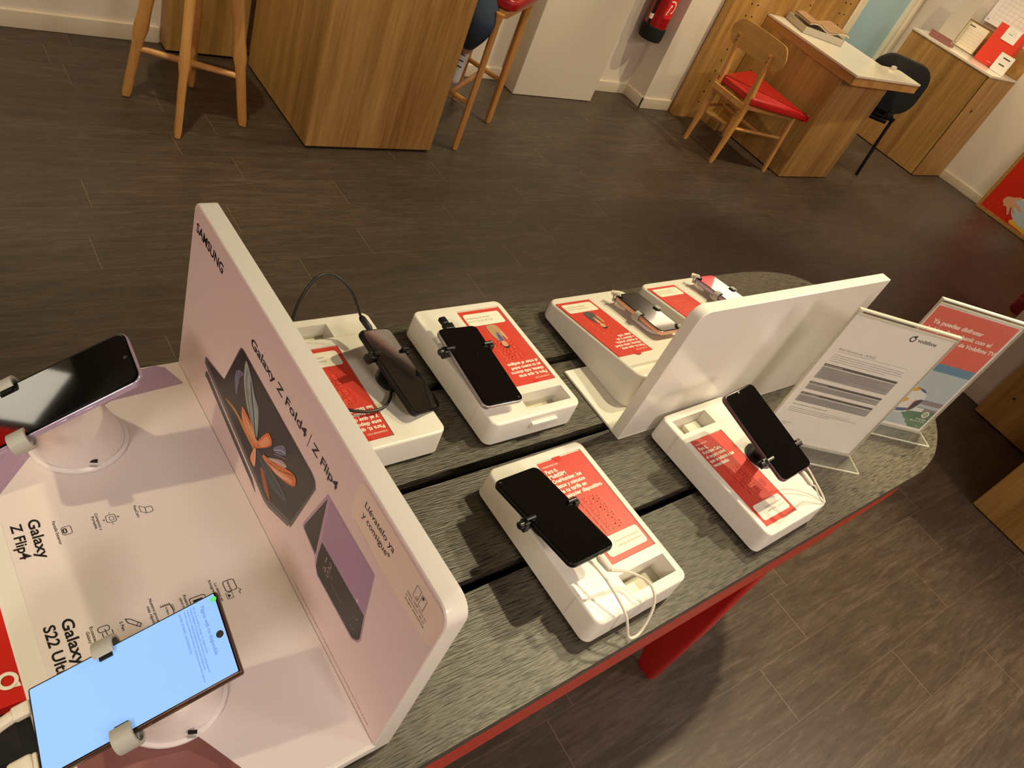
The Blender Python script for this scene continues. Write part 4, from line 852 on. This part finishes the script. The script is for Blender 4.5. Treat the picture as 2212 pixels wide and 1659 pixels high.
b = MB('oak_solid'); b.rbox(.46, .27, .03, .02, .006, None, TR(c2[0], c2[1], .638) @ RZ(az2)); b.build('seat_frame', st); b = MB('red_leather'); b.rbox(.47, .32, .045, .05, .018, None, TR(c2[0], c2[1], .676) @ RZ(az2), eb=.006); b.build('seat', st)
b = MB('wall_white'); b.box(2.975, 3.610, 3.372, 3.529, .003, 1.10, bev=.002); tag(b.build('white_plinth'), 'plain white boxed plinth against the back wall left of the extinguisher', 'plinth')
# fire extinguisher
t = thing('fire_extinguisher', 'red fire extinguisher with black foot hung on the back wall by the corner', 'extinguisher', TR(3.955, 3.455, .415))
b = MB('ext_red'); b.lathe([(.070, .06), (.075, .065), (.075, .40), (.070, .43), (.045, .465), (.024, .48), (.024, .50)], n=32); b.build('cylinder', t)
b = MB('black_rubber'); b.lathe([(.066, 0), (.074, .004), (.078, .02), (.0785, .085), (.075, .09)], n=32, cap=(True, True)); b.build('foot_cap', t)
b = MB('black_plastic'); b.lathe([(.016, .50), (.020, .52), (.016, .55)], n=16); b.box(-.10, .03, -.012, .012, .55, .565, bev=.003); b.box(-.10, .0, -.012, .012, .575, .59, bev=.003); b.build('valve_handle', t)
b = MB('black_plastic'); b.tube(catmull([(-.01, 0, .54), (-.07, -.01, .50), (-.088, -.015, .40), (-.086, -.015, .25), (-.082, -.012, .15), (-.080, -.012, .085)], 6), .0095, n=10); b.build('hose', t)
b = MB('print_white'); b.tube([(-.083, -.013, .155), (-.082, -.012, .125)], .0115, n=12); b.build('hose_clip', t)
b = MB('ext_label'); Lr = .0756; 
def cyl(a, z, r=Lr): return (r * math.sin(a), -r * math.cos(a), z)
na = 14; ptsL = []; 
for i in range(na + 1):
    a = -.55 + 1.35 * i / na; ptsL += [cyl(a, .155 + (.018 if i in (0, na) else 0)), cyl(a, .36)]
b.add(ptsL, [(2 * i, 2 * i + 2, 2 * i + 3, 2 * i + 1) for i in range(na)])
for i in range(12):   # round emblem
    a0, a1 = [math.radians(-70 + 190 * j / 12) for j in (i, i + 1)]
    q = []
    for aa, rr_ in ((a0, .034), (a1, .034), (a1, .026), (a0, .026)): q.append(cyl(-.15 + rr_ * math.cos(aa) / .0756, .225 + rr_ * math.sin(aa) * 1.2, .0760))
    b.add(q, [(0, 1, 2, 3)], 'print_white')
for i in range(10):
    a0, a1 = [2 * PI * j / 10 for j in (i, i + 1)]
    b.add([cyl(-.20, .232, .0760)] + [cyl(-.20 + .008 * math.cos(a) / .0756, .232 + .008 * math.sin(a), .0760) for a in (a0, a1)], [(0, 1, 2)], 'print_white')
b.add([cyl(-.34, .20, .076), cyl(-.26, .205, .076), cyl(-.22, .222, .076), cyl(-.30, .225, .076)], [(0, 1, 2, 3)], 'print_white'); b.add([cyl(-.42, .175, .076), cyl(-.34, .175, .076), cyl(-.26, .205, .076), cyl(-.34, .205, .076)], [(0, 1, 2, 3)], 'print_white')
for k in range(5): b.add([cyl(.32, .195 + k * .016, .076), cyl(.68, .195 + k * .016, .076), cyl(.68, .201 + k * .016, .076), cyl(.32, .201 + k * .016, .076)], [(0, 1, 2, 3)], 'leaflet_line')
b.add([cyl(.40, .285, .076), cyl(.72, .285, .076), cyl(.72, .312, .076), cyl(.40, .312, .076)], [(0, 1, 2, 3)], 'leaflet_line')
b.build('label_sticker', t)
b = MB('clip_grey'); b.box(-.03, .03, .07, .088, .38, .44); b.build('wall_bracket', t)
# drilled oak panel behind the desk
t = thing('drilled_panel', 'tall oak panel with rows of small peg holes behind the desk', 'panel', I4())
b = MB('oak_panel'); b.box(4.345, 5.66, 3.282, 3.345, .0, 2.05, bev=.001); b.build('board', t); b = MB('black_hole')
for i in range(12):
    for x in (4.52, 4.585, 5.12, 5.50, 5.565): b.lathe([(.006, 0), (.006, .0015)], T=TR(x, 3.2815, .12 + i * .075) @ RX(PI / 2), n=8)
o = b.build('peg_holes', t)
# desk
t = thing('desk', 'oak desk with glossy white top against the drilled panel', 'desk', I4())
b = MB('oak_panel'); b.box(4.73, 5.33, 2.55, 2.575, .006, .70, bev=.001); b.build('front_panel', t); b = MB('oak_side'); b.box(4.73, 4.755, 2.575, 3.278, .006, .70); b.build('side_panel', t); b = MB('oak_side'); b.box(5.305, 5.33, 2.575, 3.278, .006, .70); b.build('side_panel', t)
b = MB('oak_side'); b.box(4.62, 4.73, 3.12, 3.277, .0, .06); b.build('base_step', t)
D1 = [(4.715, 2.475), (5.60, 2.505), (5.625, 2.715), (5.40, 2.725), (5.41, 3.279), (4.735, 3.279)]
D1 = [(4.715, 2.475), (5.60, 2.505), (5.625, 2.715), (5.40, 2.725), (5.41, 3.2795), (4.735, 3.2795)]
b = MB('oak_x'); b.prism(D1, .70, .752); b.build('top_edge', t, smooth=False); b = MB('desk_top'); b.prism([(4.712, 2.472), (5.604, 2.502), (5.629, 2.719), (5.404, 2.729), (5.414, 3.2797), (4.732, 3.2797)], .752, .764); b.build('white_top', t, smooth=False)
# brochure tray on the desk
t = thing('brochure_tray', 'grey shallow tray of leaflets on the far end of the white desk top', 'tray', TR(5.02, 3.09, .764) @ RZ(-.35))
b = MB('tray_grey'); b.box(-.17, .17, -.12, .12, 0, .004); b.box(-.17, .17, -.12, -.116, 0, .045); b.box(-.17, .17, .116, .12, 0, .045); b.box(-.17, -.166, -.12, .12, 0, .045); b.box(.166, .17, -.12, .12, 0, .045); b.build('tray', t)
t = thing('magazine', 'curled magazine with brown cover lying open on the grey tray', 'magazine', TR(5.06, 3.09, .805) @ RZ(-.35)); 
for nm, m, dz in (('pages', 'paper_warm', 0), ('cover', 'mag_photo', .007)):
    b = MB(m); R = []
    for i in range(13):
        x = -.16 + .34 * i / 12; z = .012 + dz + .014 * math.sin(i * .75); R.append([(x, -.10, z), (x, .105, z), (x, .105, z + .006), (x, -.10, z + .006)])
    b.rings(R); b.build(nm, t)
t = tag(MB('tray_grey').rbox(.07, .03, .022, .008, .004, None, TR(5.50, 2.69, .764) @ RZ(.3)).build('card_reader'), 'small pale box at the back notch of the white desk top', 'box')
# side chair with red seat
t = thing('side_chair', 'wooden chair with curved plywood back and red seat in front of the desk', 'chair', I4())
LG = [((4.158, 2.709), (4.158, 2.722), .70), ((4.173, 2.985), (4.168, 2.990), .70), ((4.628, 2.617), (4.60, 2.632), .405), ((4.66, 3.06), (4.64, 3.05), .405)]
for i, (f_, t_, z_) in enumerate(LG):
    b = MB('oak_solid'); R = []
    for k, wk in ((0, .85), (.03, 1), (.45, 1.35), (.58, 1.6), (.72, 1.25), (1, .95)) if i < 2 else ((0, .85), (.05, 1), (1, 1.3)):
        bend = -.035 * math.sin(k * PI) if i < 2 else 0
        R.append([(f_[0] + (t_[0] - f_[0]) * k - bend + px, f_[1] + (t_[1] - f_[1]) * k + py, .001 + z_ * k) for px, py in rrect(.030 * wk, .026 * wk, .009, 3)])
    b.rings(R); b.build('leg', t)
for p, q in (((4.19, 2.715, .35), (4.19, 2.99, .35)), ((4.19, 2.715, .24), (4.63, 2.625, .24)), ((4.19, 2.99, .24), (4.65, 3.055, .24)), ((4.41, 2.67, .24), (4.41, 3.022, .24))):
    b = MB('oak_solid'); b.tube([p, q], .0105, n=8); b.build('stretcher', t)
for p, q in (((4.17, 2.715, .395), (4.60, 2.63, .395)), ((4.17, 2.99, .395), (4.63, 3.05, .395)), ((4.60, 2.63, .395), (4.63, 3.05, .395)), ((4.17, 2.715, .385), (4.17, 2.99, .385))):
    d = V(q) - V(p); a = math.atan2(d.y, d.x); b = MB('oak_solid'); b.box(0, d.length, -.009, .009, -.022, .012, T=TR(*p) @ RZ(a)); b.build('seat_rail', t)
b = MB('red_leather'); SP = [(4.195, 2.69), (4.205, 2.675), (4.57, 2.558), (4.60, 2.57), (4.65, 3.09), (4.62, 3.11), (4.21, 2.99), (4.197, 2.975)]
SPf = [(p.x, p.y) for p in catmull([(x, y, 0) for x, y in SP] + [(SP[0][0], SP[0][1], 0)], 4)][:-1]; cxs, cys = 4.40, 2.83
def sc(k, z): return [(cxs + (x - cxs) * k, cys + (y - cys) * k, z) for x, y in SPf]
b.rings([sc(.96, .406), sc(1, .414), sc(1.0, .436), sc(.985, .446), (sc(.93, .452))]); b.build('seat', t)
b = MB('oak_ply'); R = []; nx = 16
for i in range(nx + 1):
    u = -1 + 2 * i / nx; y = 2.832 + u * .225; xo = 4.195 - .035 * u * u
    hh = .078 * (1 - max(0, abs(u) - .72) ** 2 * 9); 
    R.append([(xo + .0, y, .705 - hh), (xo - .008, y, .705 - hh), (xo - .014, y, .705 + hh), (xo - .006, y, .705 + hh)])
b.rings(R); b.build('backrest', t, ang=40)
b = MB('lens_dot')
for y, x in ((2.716, 4.146), (2.988, 4.156)):
    for z in (.66, .685): b.lathe([(.004, 0), (.004, .002)], T=TR(x - .002, y, z) @ RY(-PI / 2), n=8)
b.build('screws', t)
# office chair
t = thing('office_chair', 'black padded visitor chair between the desk and the tall cabinet', 'chair', TR(5.665, 2.705, 0) @ RZ(math.radians(57)) @ TR(-5.83, -2.775, 0))
b = MB('black_fabric'); b.rbox(.46, .36, .045, .13, .018, None, TR(5.82, 2.775, .670) @ RZ(math.radians(90)) @ RX(math.radians(90)) @ TR(0, 0, -.022), eb=.012, n=8); b.build('backrest', t)
b = MB('black_fabric'); b.rbox(.42, .44, .055, .07, .02, None, TR(6.09, 2.775, .43), eb=.01); b.build('seat', t)
for y in (2.575, 2.975):
    b = MB('black_gloss'); b.tube(catmull([(5.83, y, 0), (5.86, y, .25), (5.875, y, .42), (5.87, y, .45), (6.0, y, .455), (6.22, y, .44), (6.26, y, .40), (6.27, y, .2), (6.30, y, 0)], 5), .0125, n=10); b.build('leg_frame', t)
b = MB('black_gloss'); b.tube([(5.87, 2.575, .44), (5.87, 2.975, .44)], .012, n=10); b.tube([(5.865, 2.67, .43), (5.83, 2.68, .56)], .014, n=10); b.tube([(5.865, 2.88, .43), (5.83, 2.87, .56)], .014, n=10); b.box(5.845, 5.91, 2.62, 2.93, .40, .432, bev=.01); b.build('seat_bracket', t)
# tall cabinet
t = thing('cabinet', 'tall oak cabinet with white top in the right back corner', 'cabinet', I4())
b = MB('oak_side'); b.box(6.77, 6.79, 2.612, 3.37, .008, .873); b.build('side_panel', t); b = MB('oak_panel'); b.box(6.77, 7.275, 2.60, 2.618, .008, .873); b.build('door', t)
b = MB('black_hole'); b.box(6.79, 7.27, 2.63, 3.36, 0, .03); b.lathe([(.012, 0), (.012, .002)], T=TR(6.90, 2.5995, .60) @ RX(PI / 2), n=12); b.build('kick_gap', t); b = MB('desk_top'); b.box(6.765, 7.278, 2.597, 3.375, .873, .890, bev=.001); b.build('white_top', t)
def vsheet(name, label, cat, x, y0, y1, z0, z1, m, th=.004, tilt=.0, draw=None, rot=0.0):
    """upright flat item leaning along the right wall, facing -x"""
    o = thing(name, label, cat, frame((x, y0, z0), (0, -1, 0), (0.05 + tilt, 0, 1)) @ RZ(rot)); b = MB(m); W_ = abs(y1 - y0); H_ = z1 - z0; b.box(0, W_, 0, H_, -th, 0)
    if draw: draw(Gfx(b, TR(0, 0, .0003), .0003), W_ * 1000, H_ * 1000)
    b.build('sheet', o, smooth=False); return o
def cal(g, W_, H_):
    for i in range(6): g.line([(W_ * .12, H_ * (.15 + .12 * i)), (W_ * .9, H_ * (.15 + .12 * i))], 1.2, 'print_midgrey', 1)
    for i in range(8): g.line([(W_ * (.12 + .111 * i), H_ * .15), (W_ * (.12 + .111 * i), H_ * .75)], 1.2, 'print_midgrey', 1)
    g.rect(W_ * .12, H_ * .86, W_ * .4, H_ * .9, 'print_darkgrey', 1); g.disc(W_ * .06, H_ * .08, 5, 'sign_navy', 1)
vsheet('calendar_sheet', 'white calendar page standing on the cabinet left of the red bag', 'calendar', 7.16, 3.19, 2.995, .895, 1.09, 'paper_warm', draw=cal)
vsheet('calendar_sheet', 'larger white calendar page higher on the wall above the cabinet', 'calendar', 7.25, 3.13, 2.75, 1.13, 1.40, 'paper', draw=cal)
vsheet('back_strip', 'dark oak strip behind the calendar pages above the cabinet', 'panel', 7.27, 3.30, 2.60, .893, 1.11, 'oak_side', th=.006)
vsheet('acrylic_panel', 'grey translucent panel standing at the far end of the cabinet top', 'panel', 7.10, 3.33, 3.17, .892, 1.30, 'tray_grey', th=.004)
t = thing('shopping_bag', 'red paper bag with white ring logo on the oak cabinet', 'bag', frame((7.08, 2.935, .892), (0, -1, 0), (.09, 0, 1)))
b = MB('red_bag'); b.box(0, .235, 0, .30, -.075, 0); g = Gfx(b, TR(0, 0, .0003), .0003); g.ring(196, 32, 11, 6, 'print_white', 1); g.text('vodafone', 105, 28, 6, 'print_white', 70, .01, 1); b.build('bag_body', t, smooth=False)
b = MB('cable_white'); b.tube(catmull([(.06, .30, -.01), (.08, .37, -.01), (.12, .39, -.01), (.16, .37, -.01), (.18, .30, -.01)], 6), .003, n=6); b.build('handle', t)
b = MB('paper'); b.box(.075, .195, .20, .30, .002, .004); g = Gfx(b, TR(0, 0, .0043), .0003); g.line([(100, 255), (140, 252)], 3, 'sign_navy', 1)
for k in range(4): g.line([(100, 285 - k * 10), (165, 285 - k * 10)], 1.2, 'print_midgrey', 1)
tg = b.build('note_tag', t, smooth=False)
vsheet('price_card', 'white price card leaning at the near end of the cabinet top', 'card', 7.03, 2.755, 2.63, .892, 1.03, 'paper', draw=lambda g, a, c: [g.rect(a * .3, c * .75, a * .8, c * .82, 'print_darkgrey', 1), g.rect(a * .3, c * .4, a * .7, c * .47, 'print_darkgrey', 1), g.line([(a * .1, c * .6), (a * .8, c * .6)], 1, 'print_midgrey', 1)])
o = thing('leaflet_holder', 'pink folded leaflet holder lying on the far left of the cabinet top', 'leaflet holder', TR(6.90, 3.17, .891) @ RZ(-1.5)); b = MB('print_maroon2'); b.box(-.10, .10, -.05, .05, 0, .018, bev=.003); b.box(-.10, .10, -.05, -.046, .018, .05); b.build('holder_body', o)
# framed poster, right wall
t = thing('framed_poster', 'red poster of hands holding a bowl, oak frame, standing against the right wall', 'poster', frame((7.20, 2.168, .004), (0, -1, 0), (.055, 0, 1)))
b = MB('oak_frame'); W_, H_ = 1.25, 1.02
b.box(0, W_, 0, .028, -.03, .004); b.box(0, W_, H_ - .028, H_, -.03, .004); b.box(0, .028, .028, H_ - .028, -.03, .004); b.box(W_ - .028, W_, .028, H_ - .028, -.03, .004); b.build('frame', t, smooth=False)
b = MB('poster_red'); b.box(.028, W_ - .028, .028, H_ - .028, -.02, -.002); g = Gfx(b, TR(0, 0, -.0015), .0006)
g.curve([(480, 240), (700, 260), (820, 200), (760, 60), (560, 32), (380, 35), (290, 60)], 'sign_yellow', 1)
g.curve([(215, 185), (250, 225), (330, 250), (430, 240), (520, 180), (500, 100), (420, 60), (330, 70), (255, 110)], 'sign_sky', 2); g.curve([(240, 225), (300, 262), (400, 262), (470, 225), (400, 235), (300, 235)], 'paper_warm', 3)
g.curve([(140, 150), (150, 190), (200, 215), (235, 240), (245, 225), (215, 195), (245, 185), (310, 165), (305, 150), (240, 160), (280, 120), (275, 108), (225, 140), (250, 88), (240, 80), (195, 125), (170, 115), (165, 130)], 'skin_print', 4)
g.text('vodafone', 46, 62, 9, 'leaflet_line', 40, 0, 3); b.build('print', t, smooth=False)
# wood display units, right
b = MB('oak_panel'); b.box(4.004, 4.084, -.60, .551, .006, 1.35, bev=.001); b.lathe([(.006, 0), (.006, .0012)], 'black_hole', TR(4.0045, .468, .169) @ RY(-PI / 2), n=10)
tag(b.build('display_unit'), 'oak panel with a round peg hole against the white partition at the right edge', 'panel')
b = MB('oak_side'); b.box(3.285, 3.62, -.75, .193, .006, 1.30, bev=.001); tag(b.build('storage_cabinet'), 'plain oak cabinet side nearest the table at the right picture edge', 'cabinet')
t = thing('bench', 'dark red upholstered bench showing above the football notice at the right edge', 'bench', I4())
b = MB('red_fabric'); b.rbox(.90, .30, .10, .04, .03, None, TR(4.80, .775, .36) @ RZ(.18), eb=.02); b.build('cushion', t); b = MB('red_fabric'); b.rbox(.88, .10, .09, .04, .03, None, TR(4.78, .875, .40) @ RZ(.18), eb=.02); b.build('bolster', t)
b = MB('oak_frame'); b.box(-.42, .42, -.15, .15, .0, .362, T=TR(4.82, .765, 0) @ RZ(.18)); b.build('wooden_base', t)
# ------------------------------------------------------------------ seated person (mostly above the frame)
def skin_mesh(name, nodes, edges, m, parent=None, sub=2, root=0):
    me = bpy.data.meshes.new(name); me.from_pydata([n_[:3] for n_ in nodes], edges, []); o = bpy.data.objects.new(name, me); COL.objects.link(o)
    md = o.modifiers.new('s', 'SKIN'); md.use_smooth_shade = True; md.branch_smoothing = .6
    for i, n_ in enumerate(nodes):
        sv = me.skin_vertices[0].data[i]; sv.radius = (n_[3], n_[4] if len(n_) > 4 else n_[3]); sv.use_root = (i == root)
    o.modifiers.new('u', 'SUBSURF').levels = sub
    dg = bpy.context.evaluated_depsgraph_get(); dg.update(); m2 = bpy.data.meshes.new_from_object(o.evaluated_get(dg)); o.modifiers.clear(); o.data = m2
    m2.materials.clear(); m2.materials.append(MATS[m]); m2.polygons.foreach_set('material_index', [0] * len(m2.polygons)); m2.shade_smooth()
    if parent: o.parent = parent
    return o
per = thing('person', 'person in blue jeans and white sneakers seated on the stool behind the counter', 'person', I4())
hd_ = V((-.60, -.80, 0)).normalized(); sd_ = V((-hd_.y, hd_.x, 0))     # facing the counter corner; side = viewer's left
def bp(f_, s_, z): p = V((2.40, 3.08, 0)) + hd_ * f_ + sd_ * s_; return (p.x, p.y, z)
hl, hr = bp(0, -.09, .80), bp(0, .09, .80)
kl = (2.125, 2.775, .600); al = (2.30, 3.05, .36)
kr = (2.16, 3.10, .69); ar = (2.17, 3.20, .30)
N_ = [bp(-.03, 0, .82) + (.13,), bp(-.05, 0, .95) + (.115,), bp(-.05, 0, 1.10) + (.13,), bp(-.03, 0, 1.22) + (.125,), bp(-.01, 0, 1.32) + (.055,), bp(.02, 0, 1.40) + (.065,), bp(.03, 0, 1.49) + (.085,), bp(.03, 0, 1.57) + (.06,),
      bp(-.03, -.18, 1.24) + (.055,), bp(.05, -.22, 1.02) + (.04,), bp(.26, -.14, 1.10) + (.028,), bp(-.03, .18, 1.24) + (.055,), bp(.05, .22, 1.02) + (.04,), bp(.26, .14, 1.10) + (.028,),
      hl + (.085,), tuple((V(hl) + V(kl)) / 2) + (.078,), kl + (.062,), tuple(V(kl).lerp(V(al), .35)) + (.056,), al + (.036,), hr + (.085,), tuple((V(hr) + V(kr)) / 2) + (.078,), kr + (.062,), tuple(V(kr).lerp(V(ar), .35)) + (.056,), ar + (.036,)]
skin_mesh('body', N_, [(0, 1), (1, 2), (2, 3), (3, 4), (4, 5), (5, 6), (6, 7), (3, 8), (8, 9), (9, 10), (3, 11), (11, 12), (12, 13), (0, 14), (14, 15), (15, 16), (16, 17), (17, 18), (0, 19), (19, 20), (20, 21), (21, 22), (22, 23)], 'skin', per)
J = [bp(-.03, 0, .83) + (.138,), hl + (.092,), tuple((V(hl) + V(kl)) / 2) + (.098,), kl + (.088,), tuple(V(kl).lerp(V(al), .25)) + (.072,), tuple(V(kl).lerp(V(al), .52)) + (.055,), tuple(V(kl).lerp(V(al), .74)) + (.047,), hr + (.092,), tuple((V(hr) + V(kr)) / 2) + (.086,), kr + (.074,), tuple(V(kr).lerp(V(ar), .35)) + (.066,), tuple(V(kr).lerp(V(ar), .8)) + (.052,)]
skin_mesh('jeans', J, [(0, 1), (1, 2), (2, 3), (3, 4), (4, 5), (5, 6), (0, 7), (7, 8), (8, 9), (9, 10), (10, 11)], 'denim', per)
S_ = [bp(-.03, 0, .90) + (.14,), bp(-.05, 0, 1.0) + (.125,), bp(-.05, 0, 1.12) + (.138,), bp(-.03, 0, 1.235) + (.12,), bp(-.03, -.185, 1.24) + (.064,), bp(.05, -.225, 1.02) + (.050,), bp(.22, -.155, 1.085) + (.038,), bp(-.03, .185, 1.24) + (.064,), bp(.05, .225, 1.02) + (.050,), bp(.22, .155, 1.085) + (.038,)]
skin_mesh('jumper', S_, [(0, 1), (1, 2), (2, 3), (3, 4), (4, 5), (5, 6), (3, 7), (7, 8), (8, 9)], 'jumper', per)
b = MB('hair'); b.T = TR(*bp(.0, 0, 1.52)); b.lathe([(.088, -.06), (.098, -.01), (.096, .05), (.07, .09), (.02, .11)], n=24); b.build('hair', per)
for an, tip in ((al, (2.235, 2.965, .252)), (ar, (2.14, 3.13, .255))):
    an = V(an); tp = V(tip); hl_ = an + (tp - an) * -.1 + V((0.02, .02, -.065))
    o = skin_mesh('sneaker', [tuple(an + V((0, 0, .06))) + (.040,), tuple(an + V((0, 0, -.03))) + (.038,), tuple(hl_) + (.030,), tuple(an.lerp(tp, .6)) + (.036,), tuple(tp) + (.032,), tuple(tp + (tp - an) * .22) + (.022,)], [(0, 1), (1, 2), (1, 3), (3, 4), (4, 5)], 'sneaker', per, root=1)
    b = MB('lace')
    for k in range(4):
        c_ = an.lerp(tp, .15 + .2 * k) + V((-.014, -.018, .030)); b.tube([c_ + sd_ * .016, c_ + V((0, 0, .003)), c_ - sd_ * .016], .0028, n=6)
    b.build('laces', o)
bpy.context.view_layer.update()
